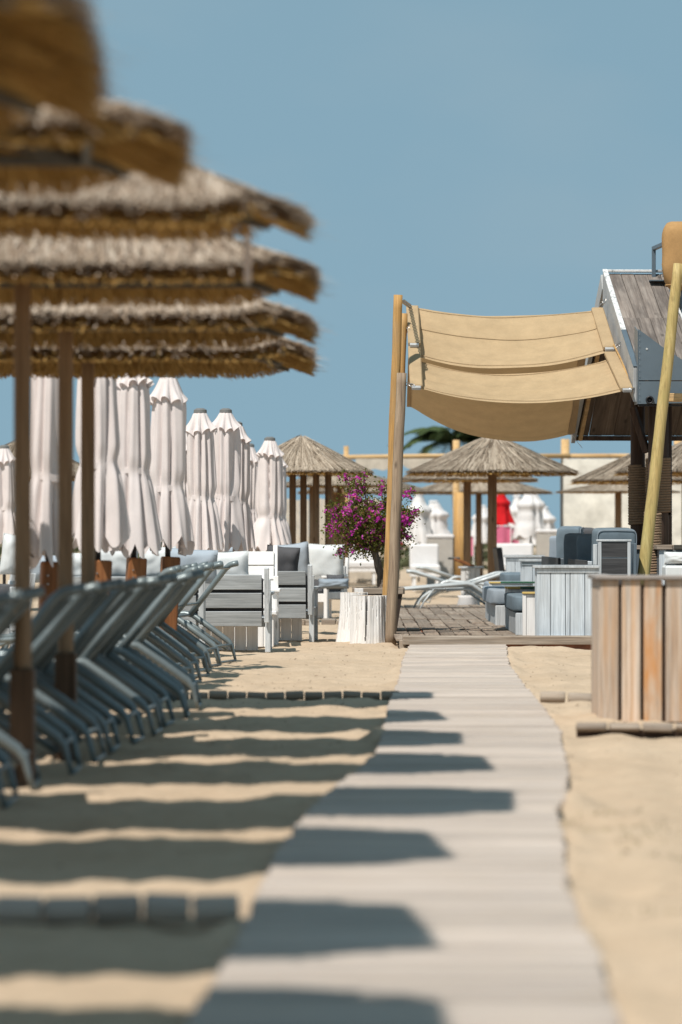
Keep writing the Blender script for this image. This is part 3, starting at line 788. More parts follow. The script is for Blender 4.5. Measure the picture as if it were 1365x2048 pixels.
# ------------------------------------------------------------------ closed white parasols
def closed_parasol(label, x, Z, ycap, ybot, ytie, yval, seed, wd=1.0, mat='parasol', holder=False, lean=0.0, flare=1.0, detail=True, group='closed white parasols', ground=0.0):
    random.seed(seed)
    X = px(x, Z); zt = pz(ycap, Z); zb = pz(ybot, Z); zi = pz(ytie, Z); zv = pz(yval, Z)
    t = thing('closed_parasol', label, 'parasol', (X, Z, ground), 0, group)
    wd *= .93 if detail else 1
    zt -= ground; zb -= ground; zi -= ground; zv -= ground
    ph = [U(0, 6.28) for _ in range(8)]; nf1 = random.choice((9, 10, 11)); tw = U(-.9, .9)
    H = zt-zb
    def rad(z):
        if not detail: return (.05+.17*((zt-z)/H)**.7+.06*max(0, 1-abs((zt-z)/H-.32)/.12))*wd
        if z > zi: k = (zt-z)/(zt-zi); r = .05+.078*min(1, k/.22)**.8+.02*k-.012*max(0, (k-.86)/.14)
        else: k = (zi-z)/(zi-zb); r = .136+.062*k**.85*flare
        return r*wd
    def fold(a, z, amp):
        a = a+.42*math.sin(a+ph[6])+.22*math.sin(2*a+ph[7])+.10*math.sin(3*a+ph[5]+z)
        sq = math.exp(-((z-zi)/.07)**2)
        k = 1-.5*sq
        f = math.sin(nf1*a+ph[0]+tw*(z-zi)*1.1+.35*math.sin(2.3*z+ph[1]))
        f = (abs(math.sin(.5*(nf1*a+ph[0]+tw*(z-zi)*1.1+.5*math.sin(2.3*z+ph[1]))))**.6)*2-1.25
        f2 = math.sin((nf1*2+1)*a+ph[3]-tw*z*2.4+.6*math.sin(3*z+ph[4]))
        nn = noise.noise(Vector((math.cos(a)*2.2, math.sin(a)*2.2, z*1.6+seed*3.7)))
        return 1+k*(amp*1.25*f+.07*math.sin(3*a+ph[2]+1.7*z)+.055*f2+.12*nn)
    def fn(u, v):
        a = 2*math.pi*u; z = zb+(zt-.03-zb)*(1-v)
        zz = z
        if v > .999: pass
        hem = (1-v)
        r = rad(z)*fold(a, z, (.21 if z > zi else .2+.10*(zi-z)/(zi-zb))*min(1, max(.2, (zt-z)/.3)))
        low = max(0, 1-(z-zb)/.35)
        z += -.06*low*(abs(math.sin(.5*(nf1*a+ph[0]+.9)))*2-1)-.035*low*math.sin(2*a+ph[4])
        return (r*math.cos(a)+lean*(z-zi)*.0+.012*math.sin(z*2+ph[5]), r*math.sin(a), z)
    mb = MB(); nu = 84 if detail else 36
    mb.grid(lambda u, v: fn(u, 1-v), nu, 46 if detail else 16, True)
    cl = mb.build('canopy_cloth', M[mat], t, True, solid=1)
    # vent valance on top
    def vf(u, v):
        a = 2*math.pi*u; z = zt-(zt-zv)*v
        r = (.055+.078*v**.7+.034*v**3)*wd
        s = abs(math.sin(.5*(nf1*a+ph[6])))**.7*2-1.2; k = 1+(.03+.19*v**1.6)*s+.05*v*math.sin(3*a+ph[7])
        return (r*k*math.cos(a), r*k*math.sin(a), z+.03*v*v*s-.02*v*math.sin(2*a+ph[5]))
    mb = MB(); mb.grid(vf, nu, 8, True)
    if detail: mb.build('vent_valance', M[mat], t, True, solid=1)
    mb = MB(); mb.tube([(0, 0, zt-.02), (0, 0, zt+.012), (0, 0, zt+.03)], [.075*wd, .072*wd, .04*wd], 16); mb.build('top_cap', M['cap'] if detail else M[mat], t)
    # tie strap
    def tf(u, v):
        a = 2*math.pi*u; z = zi+.022-.052*v+.022*math.sin(a+ph[1]); r = rad(zi)*(fold(a, zi, .13)*.5+.5)*1.035
        return (r*math.cos(a), r*math.sin(a), z)
    mb = MB(); mb.grid(tf, nu, 2, True)
    if detail: mb.build('tie_strap', M[mat], t, True, solid=1)
    mb = MB(); mb.tube([(0, 0, .5 if holder else -.05), (0, 0, zt-.05)], .024, 10); mb.build('pole', M['blackmetal'], t, True)
    if holder:
        mb = MB(); mb.box((0, -.01, .47), (.155, .12, 1.06), Euler((0, .05, .25))); h = mb.build('holder_post', M['brown'], t, bevel=.012)
        for k in (.9, .84):
            mb = MB(); mb.tube([(.0, -.085, k), (.0, -.065, k)], .008, 6); mb.build('bolt', M['chain'], h)
    return t
closed_parasol('nearest closed white parasol between the two left thatch posts', 98, 27.4, 655, 1112, 950, 700, 1, .85, holder=True)
closed_parasol('closed white parasol behind the right thatch post', 196, 29.0, 690, 1082, 925, 745, 2, .98, holder=True)
closed_parasol('closed white parasol on a brown holder just below the thatch brim', 268, 31.6, 733, 1095, 945, 769, 3, .98, holder=True)
closed_parasol('closed white parasol on a brown holder, tallest beside the open sky', 336, 33.2, 750, 1092, 972, 803, 4, 1.02, holder=True)
closed_parasol('closed white parasol with flared vent, left one of the middle pair', 401, 41.5, 822, 1098, 996, 864, 5, 1.04)
closed_parasol('closed white parasol with twisted folds, right one of the middle pair', 452, 42.4, 822, 1098, 993, 858, 6, 1.0)
closed_parasol('closed white parasol half hidden behind the twisted middle one', 474, 45.5, 848, 1100, 1003, 882, 7, 1.0)
closed_parasol('small closed white parasol behind the armchairs, second from the right', 499, 54.5, 891, 1098, 1019, 927, 8, 1.05)
closed_parasol('closed white parasol beside the reed umbrella, rightmost of the row', 540, 51.5, 878, 1094, 1035, 912, 9, 1.08, flare=1.5)
closed_parasol('closed white parasol peeping out right behind the rightmost one', 551, 54.5, 900, 1098, 1035, 936, 19, 1.0)
closed_parasol('closed white parasol at the left picture edge', 9, 55.0, 894, 1075, 1020, 924, 10, 1.05)
closed_parasol('closed white parasol behind the tallest one, only its right side showing', 362, 47.0, 860, 1098, 965, 900, 11, 1.0)

# ------------------------------------------------------------------ sun loungers
def lounger_parts(W=.6, flat=False):
    """side profile in x (towards the head), z; returns list of (name, mesh, matkey)"""
    res = []
    back_top = Vector((.385, 0, .93)) if not flat else Vector((.52, 0, .62))
    for s in (-W/2, W/2):
        mb = MB()
        bow = [(-1.32, s, .02), (-1.30, s, .16), (-1.22, s, .31), (-1.05, s, .375), (-.5, s, .42), (-.06, s, .455), (.02, s, .44), (.20, s, .315), (.36, s, .20), (.395, s, .155), (.415, s, .08), (.43, s, .02)]
        mb.tube(bow, [.013, .013, .014, .02, .024, .027, .029, .029, .028, .02, .015, .013, .013], 8); res.append(('side_rail', mb, 'alu'))
        mb = MB(); b = Vector((0, s*.93, .45)); q = back_top-Vector((0, 0, .45))
        pts = [b, b+q*.5, b+q*.88, b+q*.96+Vector((.012, 0, -.004)), b+q*1.0+Vector((.035, 0, -.012)), b+q*1.02+Vector((.065, 0, -.015))]
        mb.tube(pts, .028, 8); res.append(('back_rail', mb, 'alu'))
        mb = MB(); mb.tube([(-.36, s*.86, .36), (-.02, s*.86, .38), (.36, s*.86, .125)], .02, 6); res.append(('under_rail', mb, 'alu'))
        mb = MB(); mb.tube([(-.55, s, .39), (-.70, s, .2), (-.80, s, .02)], .014, 6); res.append(('leg', mb, 'alu'))
    for x in (.43, -1.32, -.80):
        mb = MB(); mb.tube([(x, -W/2, .02), (x, W/2, .02)], .012, 6); res.append(('ground_bar', mb, 'alu'))
    for (x, z) in ((.39, .165), (.0, .44), (-1.1, .365)):
        mb = MB(); mb.tube([(x, -W/2, z), (x, W/2, z)], .013, 6); res.append(('cross_bar', mb, 'alu'))
    e = Vector((0, 0, .41))+(back_top-Vector((0, 0, .41)))
    for k in (.9, .2):
        mb = MB(); c = Vector((0, 0, .45)).lerp(back_top, k); mb.tube([(c.x+(.03 if k > .5 else 0), -W/2*.93, c.z), (c.x+(.03 if k > .5 else 0), W/2*.93, c.z)], .013, 6)
        res.append(('back_bar', mb, 'alu'))
    mb = MB()
    for k in range(8):
        for s in (-W/2, W/2): mb.tube([(.05+.04*k, s, .41-.027*k), (.05+.04*k, s*1.02, .38-.027*k)], .009, 5)
    res.append(('rail_clips', mb, 'chain'))
    mb = MB(); mb.grid(lambda u, v: (-1.12+1.1*u, (v-.5)*W*.95, .395-.03*math.sin(math.pi*v)-.01*math.sin(math.pi*u)), 8, 6); res.append(('seat_sling', mb, 'sling'))
    b0 = Vector((0.005, 0, .455))
    mb = MB(); mb.grid(lambda u, v: tuple(b0.lerp(back_top+Vector((.03, 0, -.03)), u*.95)+Vector((.02*math.sin(math.pi*v), (v-.5)*W*.9, -.01*math.sin(math.pi*v)))), 8, 6); res.append(('back_sling', mb, 'sling'))
    return res
def make_lounger(label, group, alu, sling, flat=False):
    t = thing('sun_lounger', label, 'sun lounger', (0, 0, 0), 0, group)
    sm = {'alu': M[alu], 'sling': M[sling], 'chain': M['chain']}
    for n, mb, k in lounger_parts(.6, flat):
        o = mb.build(n, sm[k], t, True, solid=1)
        if n == 'rail_clips': o['kind'] = 'stuff'
    return t
foot_tab = [(15.7, -1.47), (16.9, -1.46), (18.1, -1.43), (19.2, -1.33), (20.2, -1.27), (21.0, -1.23), (21.8, -1.18), (22.6, -1.12), (23.4, -1.08), (24.6, -1.03), (26.6, -.98), (29, -1.16), (31, -1.2), (33.4, -1.17), (34.5, -1.12), (35.6, -1.03)]
random.seed(21)
near_z = [15.7, 16.9, 18.1, 19.15, 20.2, 21.1, 22.0, 22.9, 23.9, 25.0, 26.3]
far_z = [29.4, 30.6, 31.9, 33.2, 34.4, 35.5]
words = ['nearest', 'second', 'third', 'fourth', 'fifth', 'sixth', 'seventh', 'eighth', 'ninth', 'tenth', 'last']
L0 = None
for i, z in enumerate(near_z+far_z):
    if L0 is None: o = L0 = make_lounger('x', 'grey loungers under the thatched parasols', 'alu', 'sling')
    else: o = copy_tree(L0)
    if i < len(near_z):
        if i == 0: o['label'] = 'grey sun lounger with raised back, nearest one at the left edge'
        elif i == len(near_z)-1: o['label'] = 'grey sun lounger standing right before the dark log edging'
        else: o['label'] = 'grey sun lounger with raised back, %s from the camera under the thatched row' % words[i]
    else:
        k = len(near_z+far_z)-1-i
        o['label'] = ['grey sun lounger with curved rails, farthest one before the slatted armchair', 'grey sun lounger next to the farthest one beyond the log edging', 'grey sun lounger third from the slatted armchair', 'grey sun lounger fourth from the slatted armchair', 'grey sun lounger second beyond the dark log edging', 'grey sun lounger first beyond the dark log edging'][k]
        o['group'] = 'grey loungers in front of the white armchairs'
        for ch_ in list(o.children):
            if ch_.name.startswith('back_sling') and z > 33: bpy.data.objects.remove(ch_)
    o.location = (interp(foot_tab, z)-.43+U(-.02, .02), z, 0)
    o.rotation_euler = (0, 0, U(-.05, .05)+(.0 if z < 28 else -.25))

# ------------------------------------------------------------------ white wooden armchairs and sofa on the left
def armchair(label, cat, name, loc, rz, w, slat, body, group=None, nsl=3, d=.78, white_back=False, tilt=.16, top=.71, pitch=.185):
    """faces local +y; origin on the ground below the middle of the back"""
    t = thing(name, label, cat, loc, rz, group)
    hx = w/2
    def bx(n, c, dims, mat, rot=None, bev=.006):
        mb = MB(); mb.box(c, dims, rot); return mb.build(n, mat, t, bevel=bev)
    for s in (-1, 1):
        bx('rear_leg', (s*(hx-.035), .03, .37), (.055, .075, .74), M[body])
        bx('front_leg', (s*(hx-.035), d-.04, .29), (.055, .075, .58), M[body])
        bx('arm', (s*(hx-.03), d/2+.02, .595), (.10, d+.05, .03), M[body])
        bx('side_rail', (s*(hx-.035), d/2, .33), (.03, d-.15, .10), M[body])
        bx('back_stile', (s*(hx-.045), -.075-math.tan(tilt)*((top-.71)/2+.13), .58+(top-.71)/2), (.05, .045, .56+(top-.71)/math.cos(tilt)), M[body], Euler((tilt, 0, 0)))
    for k in range(nsl):
        z = top-pitch*k
        bx('slat', (0, -.035-math.tan(tilt)*(z-.45), z), (w-(.19 if nsl == 3 else .12), .022, .152), M[slat], Euler((tilt, 0, 0)), .004)
    if nsl == 3: bx('back_pad', (0, .045-math.tan(tilt)*.1, .56), (w-.16, .06, .40), M['pillow_k'], Euler((tilt, 0, 0)), .02)
    for k in range(4):
        bx('seat_plank', (0, .14+.16*k, .335), (w-.13, .15, .022), M[body], None, .004)
    bx('front_skirt', (0, d-.04, .30), (w-.12, .025, .12), M[body])
    for k in range(int((w-.2)/.12)):
        bx('lower_board', (-(w-.2)/2+.06+.12*k, d*.45, .15), (.115, .02, .28), M['paint_white'], None, .003)
    return t
def pillow_mesh(w, h, th, seed, mat):
    rs = random.Random(seed); o = [rs.uniform(0, 9) for _ in range(3)]
    mb = MB(); n = 16
    for side in (1, -1):
        def fn(u, v, side=side):
            a = 2*u-1; b = 2*v-1
            k = max(0, (1-a**4))**.5*max(0, (1-b**4))**.5
            pin = 1-.07*(abs(a*b))**1.5*0-.06*(1-abs(a))*abs(b)**2-.06*(1-abs(b))*abs(a)**2
            wr = .012*noise.noise(Vector((a*2.4+o[0], b*2.4+o[1], side)))*k
            return (a*w/2*pin, side*(th/2*k)+wr, h/2+b*h/2*pin)
        mb.grid(fn if side < 0 else (lambda u, v, f=fn: f(1-u, v)), n, n)
    me = mb.mesh('pillow', mat, True)
    return me
def pillow(label, loc, w, h, th, mat, rot, seed, name='pillow'):
    t = thing(name, label, 'pillow', loc, 0, 'scatter cushions on the garden furniture')
    t.rotation_euler = rot
    link('cushion_cover', pillow_mesh(w, h, th, seed, M[mat]), t)
    pts = []
    for i in range(49):
        a = i/48*4; s = int(a) % 4; f = (a % 1)*2-1
        q = {0: (f, -1), 1: (1, f), 2: (-f, 1), 3: (-1, -f)}[s]
        pin = 1-.06*(1-abs(q[0]))*abs(q[1])**2-.06*(1-abs(q[1]))*abs(q[0])**2
        pts.append((q[0]*w/2*pin, 0, h/2+q[1]*h/2*pin))
    MB().tube(pts, .005, 5, False).build('piping', M[mat], t, True)
    return t
GA = 'white and grey garden armchairs'
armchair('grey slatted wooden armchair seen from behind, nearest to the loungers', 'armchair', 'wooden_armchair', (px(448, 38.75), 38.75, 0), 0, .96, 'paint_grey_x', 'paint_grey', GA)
armchair('white wooden armchair between the two grey slatted chair backs', 'armchair', 'wooden_armchair', (px(492, 41.45), 41.55, 0), math.pi, .72, 'paint_white_x', 'paint_white', GA, nsl=4, tilt=.28, top=.93, pitch=.157)
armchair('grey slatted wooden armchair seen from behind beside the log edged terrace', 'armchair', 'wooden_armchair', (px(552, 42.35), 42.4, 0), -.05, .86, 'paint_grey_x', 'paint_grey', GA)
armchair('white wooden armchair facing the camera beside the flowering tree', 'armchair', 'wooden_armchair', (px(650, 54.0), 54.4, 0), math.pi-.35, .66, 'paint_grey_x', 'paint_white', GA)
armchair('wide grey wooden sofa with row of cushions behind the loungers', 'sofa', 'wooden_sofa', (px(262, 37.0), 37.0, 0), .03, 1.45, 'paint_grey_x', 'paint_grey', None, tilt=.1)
armchair('white wooden armchair turned sideways at the left edge', 'armchair', 'wooden_armchair', (px(16, 33.5), 33.5, 0), 1.9, .8, 'paint_white_x', 'paint_grey', GA)
for i, (x, Z, ytop, ybot, wpx, mat, ry, lab) in enumerate([
    (232, 37.35, 1092, 1158, 88, 'pillow_w', .03, 'white cushion on the wide sofa below the first brown holder'),
    (318, 37.4, 1094, 1158, 74, 'pillow_w', -.04, 'white cushion on the wide sofa between the brown parasol holders'),
    (383, 37.3, 1098, 1165, 104, 'pillow_b', .05, 'blue grey cushion at the right end of the wide sofa'),
    (456, 39.25, 1103, 1180, 92, 'pillow_w', -.03, 'off white cushion on the grey slatted armchair nearest to the loungers'),
    (425, 44.0, 1090, 1150, 110, 'pillow_b', .03, 'pale blue cushion peeping out above the off white cushion'),
    (562, 42.8, 1092, 1165, 66, 'pillow_k', .1, 'charcoal cushion leaning on the grey armchair by the terrace edge'),
    (592, 45.5, 1086, 1165, 66, 'pillow_b', -.12, 'large blue grey cushion behind the charcoal one'),
    (651, 54.0, 1088, 1160, 76, 'pillow_w', .03, 'big white cushion on the armchair beside the flowering tree'),
    (22, 33.6, 1068, 1150, 46, 'pillow_w', .1, 'white cushion standing in the armchair at the left edge'),
    (95, 36.5, 1110, 1165, 86, 'pillow_b', .0, 'grey blue cushion seen between the left thatch posts'),
    (155, 37.2, 1105, 1165, 70, 'pillow_w', .0, 'white cushion seen between the middle and right thatch post')]):
    w_ = wpx*Z/F; h_ = (ybot-ytop)*Z/F
    pillow(lab, (px(x, Z), Z, pz(ybot, Z)), w_, h_, .2, mat, (.12, ry, U(-.2, .2)), 100+i)
pillow('dark round cushion lying on the seat of the armchair beside the flowering tree', (px(671, 53.6), 53.4, pz(1178, 53.6)), .24, .2, .2, 'pillow_k', (0, 0, .2), 130)
pillow('grey flat seat cushion of the armchair beside the flowering tree', (px(668, 53.5), 53.25, pz(1176, 53.6)), .42, .13, .3, 'denim_lt', (0, 0, .1), 131)
t = thing('low_table', 'white low plank table between the slatted armchairs', 'table', (px(505, 40.2), 40.3, 0))
for k in range(4):
    mb = MB(); mb.box((-.16+.11*k, 0, .18), (.105, .03, .34)); mb.build('front_plank', M['paint_white'], t, bevel=.004)
mb = MB(); mb.box((0, .2, .365), (.5, .5, .03)); mb.build('table_top', M['paint_white_x'], t, bevel=.004)
for s in (-.2, .2):
    mb = MB(); mb.box((s, .4, .17), (.05, .05, .34)); mb.build('leg', M['paint_white'], t, bevel=.004)

# ------------------------------------------------------------------ lounge furniture on the deck
def slab(t, n, x0, x1, y0, y1, z0, z1, mat, bev=.005, kind=None):
    mb = MB(); mb.box(((x0+x1)/2, (y0+y1)/2, (z0+z1)/2), (abs(x1-x0), abs(y1-y0), abs(z1-z0))); o = mb.build(n, mat, t, bevel=bev)
    if kind: o['kind'] = kind
    return o
def divider(label, xl, xr, Z, depth=.42):
    X0, X1 = px(xl, Z), px(xr, Z); w_ = X1-X0; H = .765
    t = thing('plank_cabinet', label, 'side cabinet', (X0, Z, DZ), 0, 'grey blue plank cabinets between the deck sofas')
    cuts = [0, .225, .46, .535, .77, 1.0]
    for a, b in zip(cuts, cuts[1:]):
        slab(t, 'front_plank', w_*a+.003, w_*b-.003, 0, .022, .02, H-.03, M['blue_side'], .003)
    for k in range(3): slab(t, 'side_plank', 0.002, .024, .026+depth/3*k, depth/3*(k+1)+.02, .02, H-.03, M['blue_side'], .003)
    slab(t, 'body', .03, w_-.004, .03, depth, .01, H-.035, M['blue_side'])
    slab(t, 'trim', .0, w_-.0, -.012, 0.0, H-.075, H-.03, M['blue_side'], .002)
    slab(t, 'base_trim', -.012, w_+.006, -.018, -.001, .0, .03, M['blue_side'], .003)
    slab(t, 'top_edge', -.045, w_+.005, -.036, -.004, H-.028, H, M['paint_grey'], .004)
    for k in range(4): slab(t, 'top_board', -.03, w_, .0+depth/4*k, depth/4*(k+1)-.006, H-.026, H+.002+.004*(k % 2), M['blue_top'], .004)
    return t
divider('pale blue grey plank cabinet at the front edge of the deck', 1074, 1199, 40.25)
divider('second blue grey plank cabinet behind the front one', 1044, 1140, 49.7)
divider('third blue grey plank cabinet at the far end of the deck', 1014, 1090, 58.5)
def bolster(label, x0, x1, y0, y1, z0, z1, mat, rz=0, rad=.08, name='seat_cushion', rx=0, grp='blue grey cushions on the deck sofas'):
    c = Vector(((x0+x1)/2, (y0+y1)/2, z0)); hx, hy, h = (x1-x0)/2, (y1-y0)/2, (z1-z0)
    t = thing(name, label, 'cushion', c, rz, grp); t.rotation_euler = (rx, 0, rz)
    mb = MB()
    e = .2
    sp = lambda v: math.copysign(abs(v)**e, v)
    def fn(u, v):
        a = 2*math.pi*u; p = -math.pi/2+math.pi*v
        x = hx*sp(math.cos(p))*sp(math.cos(a)); y = hy*sp(math.cos(p))*sp(math.sin(a)); z = h/2+h/2*sp(math.sin(p))
        n = .008*noise.noise(Vector((x*6+c.y, y*6, z*6)))
        return (x+n, y+n, z+n*.6)
    mb.grid(fn, 48, 24, True); mb.build('cover', M[mat], t, True)
    pt = []
    for i in range(41):
        a = 2*math.pi*i/40; pt.append((hx*.97*sp(math.cos(a)) if hx > hy else hx, hy*.97*sp(math.cos(a)) if hx <= hy else -hy*1.0, h/2+h*.48*sp(math.sin(a))))
    MB().tube(pt, .005, 5, False).build('piping', M['denim_lt'], t, True)
    return t
def deck_sofa(label, Za, Zb, xa, xb, xs, yellow_near=True):
    Xa, Xb, Xs = px(xa, Za), px(xb, Zb), px(xs, (Za+Zb)/2-.6)
    t = thing('deck_sofa', label, 'sofa', (Xa, Za, DZ), 0, 'deck sofas with white arm panels')
    def P0(x, y): return (x-Xa, y-Za)
    for (X, Z, col) in ((Xa, Za, 'yellow'), (Xb, Zb, 'green')):
        dx, dy = P0(X, Z)
        slab(t, 'arm_panel', dx, dx+.55, dy, dy+.07, 0, .455, M['paint_white'])
        slab(t, 'arm_panel_edge', dx-.006, dx+.03, dy-.012, dy+.08, 0, .452, M['paint_white'], .003)
        slab(t, 'arm_board', dx-.01, dx+.14, dy-.025, dy+.09, .457, .48, M['yellow'])
        slab(t, 'arm_board', dx+.143, dx+.7, dy-.025, dy+.09, .458, .482, M[col])
    sx = Xs-Xa; L = Zb-Za
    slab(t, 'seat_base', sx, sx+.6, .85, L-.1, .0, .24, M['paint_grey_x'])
    slab(t, 'base_trim', sx-.01, sx+.6, .84, .85-.002, .0, .235, M['paint_grey'], .003)
    slab(t, 'backrest', sx+.75, sx+.8, .5, L-.1, .2, .80, M['blue_side'])
    for k in range(3): slab(t, 'back_plank', sx+.72, sx+.748, .5, L-.1, .25+.19*k, .43+.19*k, M['paint_dark_x'])
    return t
deck_sofa('front deck sofa with white arm panels and yellow edged arm boards', 40.75, 44.5, 1047, 1017, 1030)
deck_sofa('rear deck sofa with white arm panel farther along the deck', 45.0, 49.4, 1012, 980, 988)
zc = 41.6; bolster('blue grey seat cushion on the front deck sofa', px(1027, zc)+.0, px(1027, zc)+.62, zc, 44.2, DZ+.245, DZ+.43, 'denim')
zc = 46.0; bolster('grey seat cushion with rounded front on the rear deck sofa', px(981, zc), px(981, zc)+.62, zc, 49.0, DZ+.24, DZ+.44, 'denim_lt')
zc = 50.2; bolster('pale seat cushion just showing at the far end of the rear sofa', px(977, zc), px(977, zc)+.6, zc, 52, DZ+.26, DZ+.46, 'denim_lt')
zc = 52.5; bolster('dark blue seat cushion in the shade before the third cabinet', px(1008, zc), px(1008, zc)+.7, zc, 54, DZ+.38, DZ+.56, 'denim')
# tall back cushions
def back_cushion(lab, xl, xr, Z, ytop, th, mat, rz, rx=.08, h=None):
    x0, x1 = px(xl, Z), px(xr, Z); zt = pz(ytop, Z); h = h or .62
    return bolster(lab, x0, x1, Z-th/2, Z+th/2, zt-h, zt, mat, rz, name='back_cushion', rx=rx)
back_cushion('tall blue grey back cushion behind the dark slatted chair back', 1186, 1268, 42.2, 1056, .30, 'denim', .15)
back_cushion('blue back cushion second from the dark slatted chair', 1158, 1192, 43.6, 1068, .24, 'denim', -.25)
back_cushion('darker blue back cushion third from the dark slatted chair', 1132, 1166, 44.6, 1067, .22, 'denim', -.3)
back_cushion('tall cushion with rounded shoulder behind the blue ones', 1117, 1166, 48.5, 1053, .34, 'denim', -.2, h=.75)
back_cushion('light blue grey cushion at the left end of the back cushions', 1100, 1126, 50.0, 1072, .2, 'denim_lt', -.15)
back_cushion('dark cushion top peeping out between the tall back cushions', 1160, 1190, 50.5, 1056, .3, 'pillow_k', .1)
t = thing('slatted_chair', 'dark slatted chair back with pale frame beside the tall blue cushion', 'chair', (px(1197, 41.0), 41.0, DZ))
w_ = (1262-1197)*41.0/F; H = pz(1083, 41.0)-DZ
slab(t, 'frame_post', 0, .035, -.01, .06, 0, H-.002, M['paint_grey']); slab(t, 'frame_post', -.05, -.004, .04, .10, 0, H-.03, M['paint_grey'])
slab(t, 'frame_post', w_-.035, w_, -.01, .06, 0, H-.002, M['paint_grey']); slab(t, 'top_rail', -.02, w_+.01, -.015, .065, H, H+.022, M['paint_grey'])
for k in range(6): slab(t, 'back_plank', .038, w_-.038, .0, .025, H-.175*(k+1)+.004, H-.175*k-.004, M['paint_dark_x'], .004)
slab(t, 'side_board', w_+.03, w_+.06, .0, .5, .3, H-.02, M['steel'])
slab(t, 'seat', .0, w_, .07, .55, .36, .40, M['paint_dark_x'])
for (a, b) in ((.02, .5), (w_-.06, .5)): slab(t, 'leg', a, a+.05, b, b+.05, 0, .36, M['paint_grey'])
# white bench and cushions at the right edge
t = thing('white_bench', 'white upholstered bench at the right edge behind the plank planter', 'bench', (px(1332, 40.6), 40.6, DZ))
slab(t, 'seat', 0, .7, 0, .5, .60, .76, M['pillow_w'], .02); slab(t, 'base', .03, .68, .03, .48, 0, .60, M['paint_white'])
pillow('white cushion lying on the bench at the right edge', (px(1362, 40.7), 40.75, pz(1129, 40.7)), .34, .13, .3, 'pillow_w', (0, 0, 0), 140)

# ------------------------------------------------------------------ plank planter in the right foreground
Zp = 24.4
X0 = px(1199, Zp); t = thing('plank_planter', 'tall wooden plank planter box with orange stained planks', 'planter', (X0, Zp, 0))
pw = .140; Hh = .935
for k in range(8):
    w0 = pw-.020+U(-.006, .006)
    o = slab(t, 'plank', pw*k+.004, pw*k+w0, U(-.004, .004), .028, .0, Hh-.03, M['planter_o' if k in (2, 4) else 'planter'], .005)
for k in range(5): slab(t, 'side_plank', .0, .026, .04+.15*k, .175+.15*k, .0, Hh-.03, M['planter'], .005)
slab(t, 'inner_wall', .03, pw*8, .034, .05, .0, Hh-.06, M['darkpost']); slab(t, 'inner_wall', .035, .05, .06, .78, .0, Hh-.06, M['darkpost'])
slab(t, 'rim_board', -.025, pw*8, -.03, .09, Hh-.028, Hh, M['planter_top'], .006)
slab(t, 'rim_board', -.025, .09, .095, .8, Hh-.028, Hh, M['planter_top'], .006)
slab(t, 'soil', .05, pw*8, .095, .78, Hh-.2, Hh-.1, M['soil'])
mb = MB(); mb.tube([(pw*3.05+pw, -.012, .635), (pw*3.05+pw, -.004, .635)], .014, 10); mb.build('screw_cap', M['fascia_cap'], t)

# ------------------------------------------------------------------ stumps, planter, bougainvillea
random.seed(66)
def stump(label, x, Z, r, h, seed, crack, flare=.12):
    t = thing('tree_stump', label, 'stump', (px(x, Z), Z, 0), 0, 'whitewashed tree stumps')
    mb = MB(); n = 260; m = 22
    def rr(a, z):
        k = z/h; e = 1+flare*(1-k)**2.2
        q = r*e*(1+.05*math.sin(3*a+seed)+.03*math.sin(7*a+seed*2)+.035*noise.noise(Vector((math.cos(a)*9, math.sin(a)*9, z*1.5+seed))))
        da = (a-(-math.pi/2+crack)+math.pi) % (2*math.pi)-math.pi
        if crack is not None and abs(da+.06*(1-k)) < .05*(.35+.65*k) and k > .12: q -= .12*r/.2
        for c, kk in ((.9, .3), (.42, .55), (.2, .75), (-.5, .5), (-.75, .3), (-1.2, .2), (.65, .1), (1.15, .4), (-.33, .7)):
            d2 = (a-(-math.pi/2+c)+math.pi) % (2*math.pi)-math.pi
            if abs(d2+.03*math.sin(z*9+c*5)) < .016 and (k > kk or (c > .5 and k < 1-kk)): q -= .011
        return q
    mb.grid(lambda u, v: (rr(2*math.pi*u, h*v)*math.cos(2*math.pi*u), rr(2*math.pi*u, h*v)*math.sin(2*math.pi*u), -.03+(h+.03)*v), n, m, True)
    mb.build('trunk', M['stump'], t, False, solid=1)
    mb = MB(); mb.grid(lambda u, v: (rr(2*math.pi*u, h)*math.cos(2*math.pi*u)*v*.995, rr(2*math.pi*u, h)*math.sin(2*math.pi*u)*v*.995, h-.004+.012*noise.noise(Vector((u*9, v*4, seed)))*(1-v)), n, 6, True)
    mb.build('cut_face', M['stump_top'], t, True, solid=1)
    return t
Zs = zg(1287)+.22
stump('large whitewashed stump with dark vertical crack beside the sail posts', 738, Zs, .205, .52, 1, -.12, .06)
stump('whitewashed stump half hidden behind the cracked front stump', 709, Zs+.36, .15, .55, 4, 1.4, .35)
Zt = 43.3
t = thing('plant_box', 'dark square planter of the flowering tree behind the stumps', 'planter', (px(757, Zt), Zt, 0))
mb = MB(); q = Matrix
hh = pz(1176, Zt)
def taper(mb, b, tp, z0, z1):
    n = len(mb.v)
    for (s, z) in ((b, z0), (tp, z1)):
        mb.v += [Vector((-s, -s, z)), Vector((s, -s, z)), Vector((s, s, z)), Vector((-s, s, z))]
    for i in range(4): mb.f.append((n+i, n+(i+1) % 4, n+4+(i+1) % 4, n+4+i))
    mb.f.append((n, n+3, n+2, n+1))
taper(mb, .19, .27, 0, hh-.06); mb.build('pot', M['pot'], t)
mb = MB()
for (c, d) in (((0, -.27, hh-.03), (.56, .05, .07)), ((0, .27, hh-.03), (.56, .05, .07)), ((-.27, 0, hh-.03), (.05, .485, .07)), ((.27, 0, hh-.03), (.05, .485, .07))):
    mb2 = MB(); mb2.box(c, d); mb2.build('rim_board', M['deck_edge'], t, bevel=.004)
